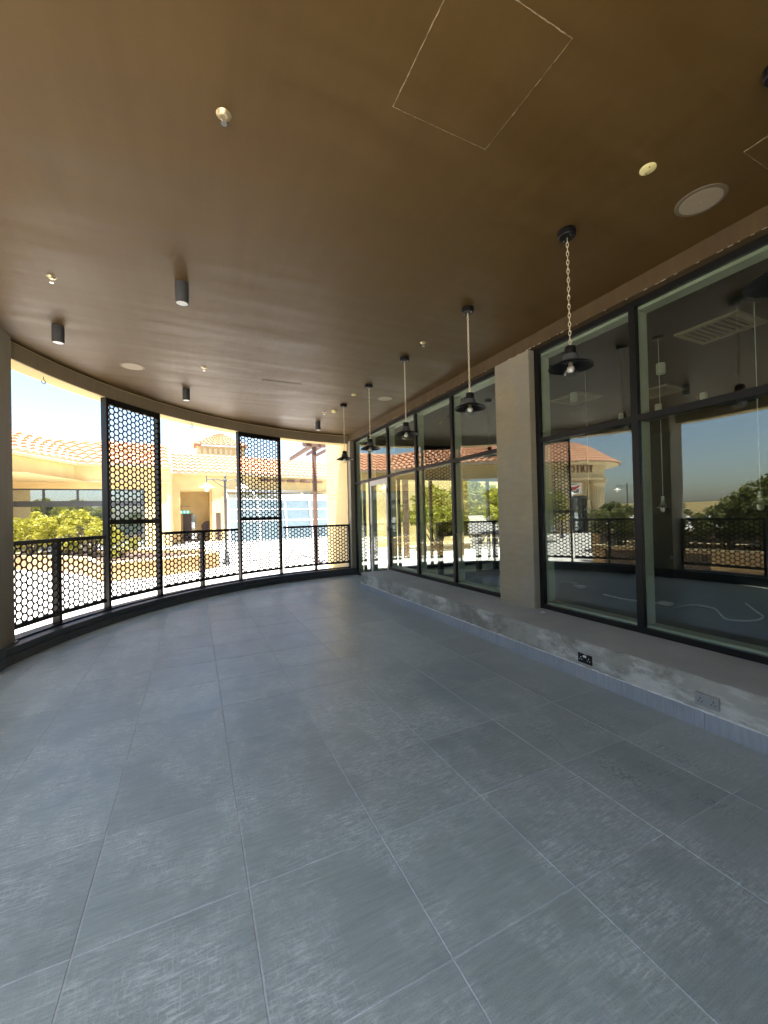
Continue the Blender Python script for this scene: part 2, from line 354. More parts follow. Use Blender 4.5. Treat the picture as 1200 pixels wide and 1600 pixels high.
# ---------------------------------------------------------------- ground and terrace floor
g = MB().box(-400, 400, -400, 400, -0.6, -0.1).build('ground', 'paving'); tag(g, 'pale stone paving of the sunlit courtyard around the terrace', kind='structure')
arc = [tuple(pc(a, 6.2)[:2]) for a in range(90, 271, 3)]
tf = MB().prism(arc + [(3.97, -2.1), (3.97, 10.3)], -0.4, -0.0022).build('terrace_floor', 'grout'); tag(tf, 'blue-grey square tiled floor of the covered terrace', kind='structure')
def clip(poly, nx, ny, d):
    out = []
    for i in range(len(poly)):
        a, b = poly[i], poly[(i + 1) % len(poly)]; da = nx * a[0] + ny * a[1] - d; db = nx * b[0] + ny * b[1] - d
        if da <= 0: out.append(a)
        if da * db < 0:
            t = da / (da - db); out.append((a[0] + (b[0] - a[0]) * t, a[1] + (b[1] - a[1]) * t))
    return out
T = 0.6; gp = 0.0024
def tile_mesh(poly):
    cxx = sum(p[0] for p in poly) / len(poly); cyy = sum(p[1] for p in poly) / len(poly); ch = 0.0016
    n = len(poly); mb = MB()
    ins = []
    for p in poly:
        d = Vector((cxx - p[0], cyy - p[1])); d.normalize(); ins.append((p[0] + d.x * ch * 1.4, p[1] + d.y * ch * 1.4))
    vs = [(x, y, -0.012) for x, y in poly] + [(x, y, -ch) for x, y in poly] + [(x, y, 0.0) for x, y in ins]
    fs = [tuple(range(2 * n, 3 * n))] + [(j * n + k, j * n + (k + 1) % n, (j + 1) * n + (k + 1) % n, (j + 1) * n + k) for j in (0, 1) for k in range(n)]
    return mb.add(vs, fs).mesh('floor_tile', 'floor_tile')
full = tile_mesh([(gp, gp), (T - gp, gp), (T - gp, T - gp), (gp, T - gp)])
for i in range(-5, 8):
    for j in range(-6, 17):
        x0 = 0.18 + T * i; y0 = 1.18 + T * j
        cs = [(x0, y0), (x0 + T, y0), (x0 + T, y0 + T), (x0, y0 + T)]
        rs = [math.hypot(x - CC[0], y - CC[1]) for x, y in cs]
        if x0 > 3.95 or min(rs) > 6.0 or y0 > 10.2: continue
        if x0 > 3.25 and y0 + T < 7.9: continue
        if max(rs) < 6.2 and x0 + T < 3.97 and y0 + T < 10.28:
            o = link('floor_tile', full, tf); o.location = (x0, y0, 0); continue
        m = (x0 + T / 2 - CC[0], y0 + T / 2 - CC[1]); l = math.hypot(*m); nx, ny = m[0] / l, m[1] / l
        poly = [(x0 + gp, y0 + gp), (x0 + T - gp, y0 + gp), (x0 + T - gp, y0 + T - gp), (x0 + gp, y0 + T - gp)]
        poly = clip(poly, nx, ny, nx * CC[0] + ny * CC[1] + 6.12)
        poly = clip(poly, 1, 0, 3.96); poly = clip(poly, 0, 1, 10.27)
        if len(poly) > 2: link('floor_tile', tile_mesh(poly), tf)

# kerb under the railing: tiled skirting, set-back upstand, black edge channel
kb = MB().ring(CC, 5.90, 6.30, -0.3, 0.172, 89, 270, 120).build('kerb', 'kerb_tile'); smooth_by_angle(kb)
tag(kb, 'dark grey curved kerb below the railing', kind='structure')
na = 20
for k in range(na):
    a0 = 89 + 181 * k / na; a1 = 89 + 181 * (k + 1) / na
    smooth_by_angle(MB().ring(CC, 5.868, 5.899, 0.0005, 0.095, a0 + 0.02, a1 - 0.02, 8).build('skirting_tile', 'kerb_tile', kb))
smooth_by_angle(MB().ring(CC, 6.055, 6.20, 0.172, 0.192, 90, 270, 120).build('edge_channel', 'black_metal', kb))

# ---------------------------------------------------------------- ceiling, roof edge
arcc = [tuple(pc(a, 6.10)[:2]) for a in range(90, 271, 2)]
ce = MB().prism(arcc + [(3.80, -2.0), (3.80, 10.2)], 3.72, 3.86).build('ceiling', 'ceiling_paint'); tag(ce, 'dark brown painted plaster ceiling over the terrace', kind='structure')
rb = MB().ring(CC, 6.10, 6.36, 3.50, 4.05, 89, 270, 120).build('roof_beam', 'stucco_pale'); smooth_by_angle(rb)
tag(rb, 'curved beige roof beam running along the open edge of the terrace', 'beam')
smooth_by_angle(MB().ring(CC, 6.075, 6.099, 3.502, 3.695, 89, 270, 120).build('inner_fascia', 'fascia_paint', rb))
smooth_by_angle(MB().ring(CC, 6.20, 6.46, 4.06, 4.3, 89, 270, 90).build('cornice', 'stucco_pale', rb))
rs_ = MB().prism([tuple(pc(a, 6.3)[:2]) for a in range(90, 271, 4)] + [(12, -2.2), (12, 10.4)], 4.08, 4.25).build('roof_slab', 'stucco_pale'); tag(rs_, 'flat roof slab above terrace and shop', kind='structure')
# access hatches set in the ceiling: a thin raised frame line and the leaf
def hatch(x0, x1, y0, y1, mat='hatch_joint'):
    h = MB().box(x0 + .003, x1 - .003, y0 + .003, y1 - .003, 3.7150, 3.7205).build('access_hatch', 'ceiling_paint', ce)
    for (ax, ay, bx, by) in ((x0, y0, x0, y1), (x0, y1, x1, y1), (x1, y1, x1, y0), (x1, y0, x0, y0)):
        m = MB(); n = 30
        for k in range(n):
            t0, t1 = k / n, (k + 1) / n; q = 0.0006 + 0.0011 * R_.random() ** 2; w_ = R_.uniform(-.0012, .0012)
            px0, py0, px1, py1 = ax + (bx - ax) * t0 + w_, ay + (by - ay) * t0 + w_, ax + (bx - ax) * t1 + w_, ay + (by - ay) * t1 + w_
            m.box(min(px0, px1) - q, max(px0, px1) + q, min(py0, py1) - q, max(py0, py1) + q, 3.7168, 3.7195)
        m.build('hatch_edge', mat, h)
hatch(0.995, 1.615, 1.265, 1.878); hatch(0.99, 1.612, 6.46, 7.03, 'speaker_rim'); hatch(3.09, 3.70, 0.64, 1.248)

# ---------------------------------------------------------------- column at the left, plain plaster with tiled skirting
c = empty('column', (-2.1, 5.7, 0), 'grey-beige plastered column at the left edge of the railing', 'column')
bevel(MB().box(-2.36, -1.90, 5.40, 6.05, 0.0, 3.90).build('shaft', 'column_plaster', c), 0.006)
bevel(MB().box(-2.375, -1.872, 5.385, 6.078, 0.0, 0.19).build('skirting', 'kerb_tile', c), 0.003)
bevel(MB().box(-2.39, -1.855, 5.37, 6.094, 0.0005, 0.10).build('skirting_foot', 'kerb_tile', c), 0.003)
bevel(MB().box(-1.8985, -1.893, 5.405, 5.465, 0.42, 0.50).build('switch_plate', 'white_plastic', c), 0.001)

rwl = MB().ring(CC, 5.98, 6.30, 0.0, 3.72, 243, 270, 20).build('light_block_wall', 'column_plaster'); smooth_by_angle(rwl)  # unseen wall added behind the camera to darken the right of the ceiling
tag(rwl, 'curved plastered wall added behind the viewer to hold back light', 'wall')

# ---------------------------------------------------------------- railing of perforated steel
PITCH = 0.093; HR = 0.0388
_sheets = {}
def sheet_mesh(wd, ht):
    key = (round(wd, 3), round(ht, 3))
    if key in _sheets: return _sheets[key]
    bm = bmesh.new(); rx = PITCH * math.sqrt(3) / 2; hexr = PITCH / math.sqrt(3)
    nc = int(wd / rx) + 2; nr = int(ht / PITCH) + 2; ox = (wd - (int(wd / rx)) * rx) / 2 + 0.012
    for i in range(nc + 1):
        for j in range(-1, nr + 1):
            x = ox + (i - 0.5) * rx; z = j * PITCH + (PITCH / 2 if i % 2 else 0) + 0.012
            if x < -hexr or x > wd + hexr or z < -PITCH or z > ht + PITCH: continue
            o, q = [], []
            for k in range(12):
                a = math.pi * k / 6
                rr = hexr if k % 2 == 0 else PITCH / 2
                o.append(bm.verts.new((x + rr * math.cos(a), 0, z + rr * math.sin(a))))
                q.append(bm.verts.new((x + HR * math.cos(a), 0, z + HR * math.sin(a))))
            for k in range(12):
                bm.faces.new((o[k], o[(k + 1) % 12], q[(k + 1) % 12], q[k]))
    bmesh.ops.remove_doubles(bm, verts=bm.verts, dist=0.0008)
    for co, no in (((0, 0, 0), (-1, 0, 0)), ((wd, 0, 0), (1, 0, 0)), ((0, 0, 0), (0, 0, -1)), ((0, 0, ht), (0, 0, 1))):
        bmesh.ops.bisect_plane(bm, geom=bm.verts[:] + bm.edges[:] + bm.faces[:], plane_co=co, plane_no=no, clear_outer=True)
    r = bmesh.ops.extrude_face_region(bm, geom=bm.faces[:])
    for v in [e for e in r['geom'] if isinstance(e, bmesh.types.BMVert)]: v.co.y += 0.008
    bmesh.ops.recalc_face_normals(bm, faces=bm.faces)
    me = bpy.data.meshes.new('screen'); bm.to_mesh(me); bm.free(); me.materials.append(MAT['black_metal']); _sheets[key] = me
    return me
PW, PD = 0.045, 0.10
def post_mesh(z1):
    return MB().box(-PW / 2, PW / 2, 0, PD, 0.172, z1).mesh('post', 'black_metal')
_posts = {}
def add_post(parent, a, z1):
    if z1 not in _posts: _posts[z1] = post_mesh(z1)
    o = link('post', _posts[z1], parent); o.location = pc(a, RF); o.rotation_euler = (0, 0, rad(a - 90)); return o
def place(o, a0, a1):
    p0, p1 = pc(a0, RF), pc(a1, RF); d = p1 - p0; o.location = p0; o.rotation_euler = (0, 0, math.atan2(d.y, d.x)); return d.length
def low_bay(parent, a0, a1, lo=0.0, hi=0.0):
    # a0 > a1 so that local x runs left to right as seen from the terrace and local y points outwards
    L = (pc(a0, RF) - pc(a1, RF)).length; e = PW / 2
    for nm, z0, z1, y0, y1 in (('top_rail', 1.285, 1.336, 0.0, 0.06), ('bottom_rail', 0.300, 0.350, 0.0, 0.05)):
        o = link(nm, MB().box(e, L - e, y0 + 0.001, y1, z0, z1).mesh(nm, 'black_metal'), parent); place(o, a0, a1)
    o = link('screen', sheet_mesh(L - 2 * e, 1.285 - 0.350), parent); place(o, a0, a1)
    X = Matrix.Rotation(o.rotation_euler.z, 4, 'Z'); o.location = o.location + X @ Vector((e, 0.012, 0.350))
def rail_section(label, angs, ends=(True, True)):
    root = empty('railing_section', (0, 0, 0), label, 'railing', 'black perforated railing sections along the curved kerb')
    for k in range(len(angs) - 1): low_bay(root, angs[k], angs[k + 1])
    for k, a in enumerate(angs):
        if (k == 0 and not ends[0]) or (k == len(angs) - 1 and not ends[1]): continue
        add_post(root, a, 1.336)
    return root
def tall_screen(label, a0, a1):
    root = empty('tall_screen', (0, 0, 0), label, 'screen panel', 'full height black perforated screens')
    L = (pc(a0, RF) - pc(a1, RF)).length; e = PW / 2
    add_post(root, a0, 3.50); add_post(root, a1, 3.50)
    for nm, z0, z1 in (('top_rail', 3.40, 3.499), ('middle_rail', 1.50, 1.575), ('bottom_rail', 0.30, 0.35)):
        o = link(nm, MB().box(e, L - e, 0.001, 0.06, z0, z1).mesh(nm, 'black_metal'), root); place(o, a0, a1)
    for z0, z1 in ((0.35, 1.50), (1.575, 3.40)):
        o = link('screen', sheet_mesh(L - 2 * e, z1 - z0), root); place(o, a0, a1)
        X = Matrix.Rotation(o.rotation_euler.z, 4, 'Z'); o.location = o.location + X @ Vector((e, 0.012, z0))
rail_section('low black perforated railing beside the plastered column at left', [161.5, 153.7, 145.9], (False, False))
tall_screen('full height black perforated screen nearer the left column', 145.5, 135.7)
rail_section('low black perforated railing between the two full height screens', [135.3, 126.8, 118.6], (False, False))
tall_screen('full height black perforated screen nearer the far corner', 118.1, 108.2)
rail_section('low black perforated railing ending at the far right corner', [107.8, 99.2, 90.45], (False, True))
rail_section('low black perforated railing behind the column, seen only mirrored in the glass', [181.5, 168.2], (True, True))
rail_section('low black perforated railing farthest round the terrace behind the viewer', [208.3, 199.5, 190.6, 181.9], (True, False))

# ---------------------------------------------------------------- raised concrete ledge with tiled skirting
st = empty('concrete_ledge', (3.55, 3, 0), 'raised raw concrete ledge with stained broken face below the shop windows', 'ledge')
mb = MB(); ny = 150; Y0, Y1 = -2.1, 7.985; vs = []; XS = 3.205; ZT = 0.345
prof_n = 9
lv = 0.0
for k in range(ny + 1):
    y = Y0 + (Y1 - Y0) * k / ny
    lv = 0.86 * lv + R_.uniform(-1, 1) * 0.0032
    step = 0.012 if y < 3.42 else 0.0
    ex = XS + lv - step; ez = ZT + 0.4 * lv - R_.random() * 0.003
    vs += [(XS - step + 0.002, y, 0.0), (ex + R_.uniform(-.003, .003), y, 0.12), (ex + R_.uniform(-.006, .006), y, 0.22), (ex + R_.uniform(-.006, .006), y, 0.305), (ex + 0.006, y, ez - 0.014), (ex + 0.02, y, ez), (XS + 0.12, y, ZT + R_.uniform(-.001, .001)), (3.97, y, ZT), (3.97, y, 0.0)]
fs = [(k * 9 + j, k * 9 + (j + 1) % 9, (k + 1) * 9 + (j + 1) % 9, (k + 1) * 9 + j) for k in range(ny) for j in range(9)]
fs += [tuple(range(9)), tuple(reversed(range(ny * 9, ny * 9 + 9)))]
lo_ = mb.add(vs, fs).build('block', 'raw_concrete', st); smooth_by_angle(lo_, 35)
y = -2.0; 
while y < 7.97:
    y1 = min(y + 0.6, 7.99)
    MB().box(3.178, 3.192 + R_.uniform(0, .002), y + 0.0015, y1 - 0.0015, 0.0005, 0.118 + R_.uniform(-.002, .002)).build('skirting_tile', 'skirting_tile', st); y = y1
MB().box(3.178, 3.85, 7.993, 8.006, 0.0005, 0.118).build('skirting_tile', 'skirting_tile', st)
mb = MB(); y = -2.0
while y < 7.99:                                                   # ragged mortar bead on top of the skirting
    d = R_.uniform(0.03, 0.09); mb.box(3.180 + R_.uniform(0, .005), 3.215, y, y + d, 0.1165, 0.1165 + R_.uniform(.004, .011)); y += d
mb.build('mortar_bead', 'mortar', st)
# double sockets on the face of the ledge
def socket(y, z, plate, insert, label, pale):
    t = empty('socket_outlet', (3.19, y, z - 0.043), label, 'socket', 'double sockets on the concrete ledge')
    bevel(MB().box(3.180, 3.200, y - 0.073, y + 0.073, z - 0.043, z + 0.043).build('plate', plate, t), 0.003)
    for s in (-1, 1):
        for dy, dz, w_, h_ in ((0, 0.016, 0.006, 0.010), (-0.011, -0.004, 0.009, 0.005), (0.011, -0.004, 0.009, 0.005)):
            MB().box(3.1785, 3.1802, y + s * 0.040 + dy - w_ / 2, y + s * 0.040 + dy + w_ / 2, z + dz - h_ / 2 - .008, z + dz + h_ / 2 - .008).build('pin_hole', insert, t)
        sw = MB().box(3.1765, 3.1802, y + s * 0.009 - 0.007, y + s * 0.009 + 0.007, z + 0.012, z + 0.030).build('rocker_switch', pale, t)
socket(2.545, 0.195, 'black_metal', 'white_plastic', 'black double socket plate with white inserts in the concrete ledge', 'white_plastic')
socket(1.585, 0.200, 'steel', 'black_metal', 'brushed steel double socket plate nearer the right edge of the ledge', 'steel')

# ---------------------------------------------------------------- shop front: head beam, pillar, glazing
hb = MB().box(3.79, 4.12, -2.1, 10.2, 3.565, 4.06).build('head_beam', 'head_paint'); tag(hb, 'brown painted head beam above the shop windows with chipped lower edge', 'beam')
mb = MB(); y = -0.5
while y < 8.2:
    if R_.random() < 0.4:
        d = R_.uniform(0.006, 0.05); q = R_.uniform(.001, .004); mb.box(3.7885, 3.7955, y, y + d, 3.5635, 3.5635 + q)
    y += R_.uniform(0.02, 0.12)
mb.build('chipped_plaster', 'plaster_chip', hb)
pl = MB().box(3.785, 4.12, 3.715, 4.335, 0.338, 3.562).build('pillar', 'pillar_plaster'); bevel(pl, 0.006)
tag(pl, 'tan plastered pillar between the two runs of shop windows', 'pillar')

XG = 3.895                                                      # outer face of frame
def pane(y0, y1, z0, z1, t):
    t0, t1 = R_.uniform(-.0012, .0012), R_.uniform(-.0010, .0010); yc, zc = (y0 + y1) / 2, (z0 + z1) / 2
    m = MB().box(XG + 0.012, XG + 0.022, y0, y1, z0, z1)
    m.v = [(x + (y - yc) * t0 + (z - zc) * t1, y, z) for x, y, z in m.v]
    return m.build('pane', 'storefront_glass', t)
def front(label, ys, zb, door=None):
    t = empty('glazed_storefront', (XG, (ys[0] + ys[-1]) / 2, 0), label, 'shop window', 'black framed shop windows beside the terrace')
    yA, yB = ys[0], ys[-1]
    # head, sill and transom run between mullions
    for k in range(len(ys)):
        y = ys[k]; wd = 0.032
        z0 = zb[max(0, min(k, len(zb) - 1))]
        m = MB().box(XG - 0.02, XG + 0.03, y - wd, y + wd, min(z0, zb[max(k - 1, 0)]) + 0.001, 3.56).build('mullion', 'black_metal', t)
        MB().box(XG + 0.031, XG + 0.17, y - wd * 0.86, y + wd * 0.86, min(z0, zb[max(k - 1, 0)]) + 0.03, 3.50).build('inner_mullion', 'aluminium', m)
    for k in range(len(ys) - 1):
        a, b = ys[k] + 0.032, ys[k + 1] - 0.032; z0 = zb[k]
        f = MB().box(XG - 0.018, XG + 0.028, a, b, 3.50, 3.559).build('head_frame', 'black_metal', t)
        MB().box(XG + 0.031, XG + 0.17, a, b, 3.47, 3.525).build('inner_head', 'aluminium', f)
        f = MB().box(XG - 0.016, XG + 0.028, a, b, 2.392, 2.452).build('transom', 'black_metal', t)
        MB().box(XG + 0.031, XG + 0.15, a, b, 2.395, 2.45).build('inner_transom', 'shop_frame', f)
        pane(a + .001, b - .001, 2.453, 3.499, t)
        if door == k: continue
        f = MB().box(XG - 0.018, XG + 0.028, a, b, z0 + 0.001, z0 + 0.058).build('sill_frame', 'black_metal', t)
        MB().box(XG + 0.031, XG + 0.17, a, b, z0 + 0.03, z0 + 0.082).build('inner_sill', 'aluminium', f)
        pane(a + .001, b - .001, z0 + 0.059, 2.391, t)
    if door is not None:
        a, b = ys[door] + 0.036, ys[door + 1] - 0.036
        d = MB(); 
        d.box(XG - 0.012, XG + 0.035, a, a + 0.085, 0.012, 2.385); d.box(XG - 0.012, XG + 0.035, b - 0.085, b, 0.012, 2.385)
        d.box(XG - 0.012, XG + 0.035, a + 0.085, b - 0.085, 2.27, 2.385); d.box(XG - 0.012, XG + 0.035, a + 0.085, b - 0.085, 0.012, 0.11)
        dl = d.build('door', 'door_metal', t)
        MB().box(XG + 0.010, XG + 0.018, a + 0.086, b - 0.086, 0.111, 2.269).build('door_pane', 'storefront_glass', dl)
        h = MB(); yy = b - 0.14
        h.tube([(XG - 0.07, yy, 0.92), (XG - 0.07, yy, 1.36)], 0.013, 8)
        for zz in (1.0, 1.28): h.tube([(XG - 0.07, yy, zz), (XG - 0.005, yy + 0.06, zz)], 0.009, 6)
        h.build('pull_handle', 'grey_metal', dl)
        for zz in (0.35, 1.2, 2.05): MB().tube([(XG - 0.02, a + 0.002, zz), (XG - 0.02, a + 0.002, zz + 0.1)], 0.011, 6).build('hinge', 'black_metal', dl)
    return t
front('tall black framed glazing with glass door beyond the plastered pillar', [4.37, 5.53, 6.74, 7.99, 9.05, 9.99], [ZT, ZT, ZT, 0.0, 0.0], door=3)
front('tall black framed glazing on the right of the plastered pillar', [-1.13, 0.07, 1.27, 2.47, 3.68], [ZT, ZT, ZT, ZT])
# fragments of plaster left on the ledge
for (x, y, s) in ((3.72, 3.53, 0.045), (3.80, 4.95, 0.03), (3.78, 4.85, 0.022)):
    bits = MB().lathe([(0.0, 0.0), (s * 0.6, 0.001), (s * 0.5, s * 0.22), (0, s * 0.3)], 6, (x, y, ZT + 0.002)).build('plaster_fragment', 'white_plastic')
    tag(bits, 'small white plaster fragment on the ledge ' + ('at the foot of the pillar' if s > 0.04 else 'below the second window left of the pillar' if s > 0.025 else 'beside the larger fragment left of the pillar'), 'rubble')

# ---------------------------------------------------------------- inside the shop
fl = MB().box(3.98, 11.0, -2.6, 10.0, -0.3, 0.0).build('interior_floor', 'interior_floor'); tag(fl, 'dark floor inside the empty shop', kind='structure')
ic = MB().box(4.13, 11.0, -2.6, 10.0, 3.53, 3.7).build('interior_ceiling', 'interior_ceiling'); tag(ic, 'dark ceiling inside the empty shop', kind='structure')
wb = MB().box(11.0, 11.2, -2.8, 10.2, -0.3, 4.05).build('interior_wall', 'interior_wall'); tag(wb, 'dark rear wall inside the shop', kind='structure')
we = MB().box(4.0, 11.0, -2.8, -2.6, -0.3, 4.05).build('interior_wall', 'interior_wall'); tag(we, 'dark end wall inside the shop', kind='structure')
ew = empty('rear_storefront', (7, 10.0, 0), 'glazed end wall of the shop seen through the far windows', 'shop window')
MB().box(4.0, 11.0, 10.0, 10.12, 2.55, 4.05).build('lintel', 'interior_wall', ew)
for x in (4.15, 5.2, 6.25, 7.3, 8.35, 9.4, 10.45):
    MB().box(x - 0.03, x + 0.03, 9.98, 10.08, 0.0, 2.548).build('mullion', 'shop_frame', ew)
for k in range(6):
    x = 4.15 + 1.05 * k; MB().box(x + 0.032, x + 1.018, 10.03, 10.036, 0.08, 2.54).build('pane', 'lamp_glass', ew)
    MB().box(x + 0.032, x + 1.018, 9.99, 10.07, 0.001, 0.078).build('sill', 'shop_frame', ew)
pt = empty('inner_partition', (6, 7.9, 0), 'dark framed partition with low plinth inside the shop, seen through the window left of the pillar', 'partition')
MB().box(5.1, 7.6, 7.86, 8.0, 0.0, 0.13).build('plinth', 'interior_wall', pt)
for x in (5.17, 6.28, 6.80): MB().box(x - 0.055, x + 0.055, 7.88, 7.98, 0.131, 1.02).build('frame_post', 'shop_frame', pt)
MB().box(5.1, 6.86, 7.88, 7.98, 1.021, 1.36).build('frame_rail', 'shop_frame', pt)
# lamps and air diffusers on the shop ceiling
cylw = MB().lathe([(0.052, 0), (0.055, 0.01), (0.055, 0.13), (0.05, 0.14)], 16).mesh('white_cylinder_lamp', 'porcelain', smooth=False)
for k, (x, y, lb) in enumerate(((5.65, 3.23, 'inside shop, right of the mullion nearest the viewer'), (5.65, 4.59, 'inside shop, below the hanging terrace lamp by the pillar'), (7.78, 4.51, 'inside shop on the far row beside the hanging cord'),
                              (7.78, 3.78, 'inside shop on the far row, rightmost'), (7.78, 5.22, 'inside shop on the far row, leftmost'), (5.65, 5.95, 'inside shop behind the window left of the pillar'))):
    o = link('cylinder_lamp', cylw); o.location = (x, y, 3.34); tag(o, 'small white cylinder ceiling lamp ' + lb, 'ceiling lamp', 'white cylinder lamps inside the shop')
def diffuser(x, y, label):
    t = empty('air_diffuser', (x, y, 3.5), label, 'air vent', 'square air diffusers on the shop ceiling')
    m = MB()
    for (a, b, c_, d) in ((-.3, .3, -.3, -.24), (-.3, .3, .24, .3), (-.3, -.24, -.239, .239), (.24, .3, -.239, .239)): m.box(x + a, x + b, y + c_, y + d, 3.505, 3.53)
    m.build('frame', 'speaker_grille', t)
    for k in range(8): MB().box(x - .235, x + .235, y - .22 + k * .06, y - .20 + k * .06, 3.51, 3.528).build('slat', 'speaker_grille', t)
diffuser(5.28, 2.40, 'square louvred air diffuser on shop ceiling at the upper right window')
diffuser(7.1, 4.1, 'square louvred air diffuser deeper inside the shop above the transom')
diffuser(6.1, 4.9, 'square louvred air diffuser behind the window beside the pillar')
def shop_pendant(y, label):
    t = empty('corded_pendant', (4.88, y, 3.53), label, 'pendant lamp', 'long corded pendants inside the shop')
    MB().lathe([(0.06, -0.03), (0.06, 0.0)], 14, (4.88, y, 3.529)).build('canopy', 'black_metal', t)
    MB().tube([(4.88, y, 3.50), (4.882, y, 1.70)], 0.0035, 5).build('cord', 'cable_white', t)
    MB().lathe([(0.018, 0.16), (0.02, 0.10), (0.035, 0.05), (0.062, 0.03), (0.06, 0.025), (0.03, 0.03), (0.022, -0.02), (0, -0.03)], 14, (4.882, y, 1.53)).build('shade', 'steel', t)
shop_pendant(1.93, 'long corded pendant inside shop at the right edge'); shop_pendant(2.81, 'long corded pendant inside shop right of the mullion'); shop_pendant(3.77, 'long corded pendant inside shop behind the pane beside the pillar')
def cable(pts, label, plug=True):
    P = []
    for i in range(len(pts) - 1):
        p0, p1, p2, p3 = [Vector((*pts[max(0, min(len(pts) - 1, i + d))], 0)) for d in (-1, 0, 1, 2)]
        for k in range(6):
            t = k / 6; P.append(0.5 * ((2 * p1) + (-p0 + p2) * t + (2 * p0 - 5 * p1 + 4 * p2 - p3) * t * t + (-p0 + 3 * p1 - 3 * p2 + p3) * t ** 3))
    P.append(Vector((*pts[-1], 0)))
    for p in P: p.z = 0.013
    r = empty('power_cable', (*pts[0], 0), label, 'cable', 'white cables on the shop floor')
    MB().tube(P, 0.012, 6).build('lead', 'cable_white', r)
    if plug:
        d = P[-1]; bevel(MB().box(d.x - 0.03, d.x + 0.10, d.y - 0.16, d.y + 0.02, 0.001, 0.045).build('connector', 'cable_white', r), 0.006)
cable([(7.17, 6.28), (7.3, 6.0), (7.05, 5.85), (6.95, 5.69)], 'short white cable with connector on shop floor nearest the pillar')
cable([(6.72, 4.95), (6.70, 4.80), (6.65, 4.5), (6.75, 4.2), (6.80, 4.01)], 'white cable with connector on shop floor below the mullion')
cable([(6.6, 3.7), (6.9, 3.72), (7.15, 3.65), (7.1, 3.4), (6.75, 3.15), (6.55, 2.98), (6.75, 2.80), (7.1, 2.82), (7.45, 3.05), (7.9, 3.35)], 'long curling white cable on shop floor at the right', False)

# ---------------------------------------------------------------- pendant lamps over the ledge
def link_mesh(mb, z, turn, hl=0.021, wd=0.0085, r=0.0028):
    n, m = 10, 5
    vs, fs = [], []
    for i in range(n):
        a = 2 * math.pi * i / n; px = wd * math.cos(a); pz = hl * math.sin(a)
        nx, nz = math.cos(a), math.sin(a)
        for j in range(m):
            b = 2 * math.pi * j / m; q = (px + r * math.cos(b) * nx, r * math.sin(b), pz + r * math.cos(b) * nz)
            vs.append((q[0], q[1], z + q[2]) if not turn else (q[1], q[0], z + q[2]))
    for i in range(n):
        for j in range(m): fs.append((i * m + j, ((i + 1) % n) * m + j, ((i + 1) % n) * m + (j + 1) % m, i * m + (j + 1) % m))
    mb.add(vs, fs)
pend = empty('pendant_lamp', (0, 0, 3.72), 'x', 'pendant lamp', 'black barn style pendants hanging on chains along the windows')
def P_(mb, name, mat, parent=pend, smooth=True):
    o = link(name, mb.mesh(name, mat), parent)
    if smooth: smooth_by_angle(o, 35)
    return o
cp = P_(MB().lathe([(0.058, -0.052), (0.064, -0.045), (0.066, -0.006), (0.064, 0.0)], 24), 'canopy', 'black_metal')
m = MB()
for a in (0.6, 3.7): m.lathe([(0.006, -0.004), (0.006, 0)], 8, (0.042 * math.cos(a), 0.042 * math.sin(a), -0.053))
P_(m, 'screw', 'steel', cp)
m = MB(); nl = 24
for k in range(nl): link_mesh(m, -0.075 - k * 0.0345, k % 2)
P_(m, 'chain', 'chain_metal')
m = MB(); link_mesh(m, -0.895, 0, 0.014, 0.014, 0.003); P_(m, 'ring', 'chain_metal')
P_(MB().lathe([(0.038, -0.965), (0.042, -0.96), (0.042, -0.915), (0.036, -0.905), (0.0, -0.903)], 20), 'cap', 'black_metal')
P_(MB().lathe([(0.068, -1.025), (0.064, -1.01), (0.054, -0.972), (0.040, -0.966)], 20), 'neck', 'grey_metal')
sh = P_(MB().lathe([(0.045, -1.012), (0.066, -1.02), (0.120, -1.042), (0.162, -1.062), (0.166, -1.068), (0.163, -1.071), (0.118, -1.049), (0.064, -1.028), (0.045, -1.02)], 32), 'shade', 'black_metal')
P_(MB().lathe([(0.052, -1.02), (0.053, -1.10), (0.049, -1.122), (0.034, -1.137), (0.0, -1.142)], 20), 'glass_jar', 'lamp_glass')
P_(MB().lathe([(0.0, -1.108), (0.02, -1.104), (0.029, -1.085), (0.026, -1.065), (0.0, -1.05)], 14), 'bulb', 'bulb_glass')
P_(MB().lathe([(0.0, -1.066), (0.017, -1.064), (0.017, -1.03), (0.0, -1.02)], 12), 'lamp_holder', 'brass')
PL = [(0.92, 'nearest black chain pendant, cut off by the right picture edge'), (2.18, 'black chain pendant hanging in front of the window right of the pillar'), (3.44, 'black chain pendant hanging just left of the pillar'),
      (4.86, 'black chain pendant third from the pillar side, over the middle of the ledge'), (6.11, 'black chain pendant second from the far end'), (7.37, 'farthest black chain pendant, in front of the yellow wall')]
for k, (y, lb) in enumerate(PL):
    o = pend if k == 0 else copy_tree(pend)
    o.location = (2.66, y, 3.72); o['label'] = lb; o.rotation_euler = (0, 0, 0.7 * k)

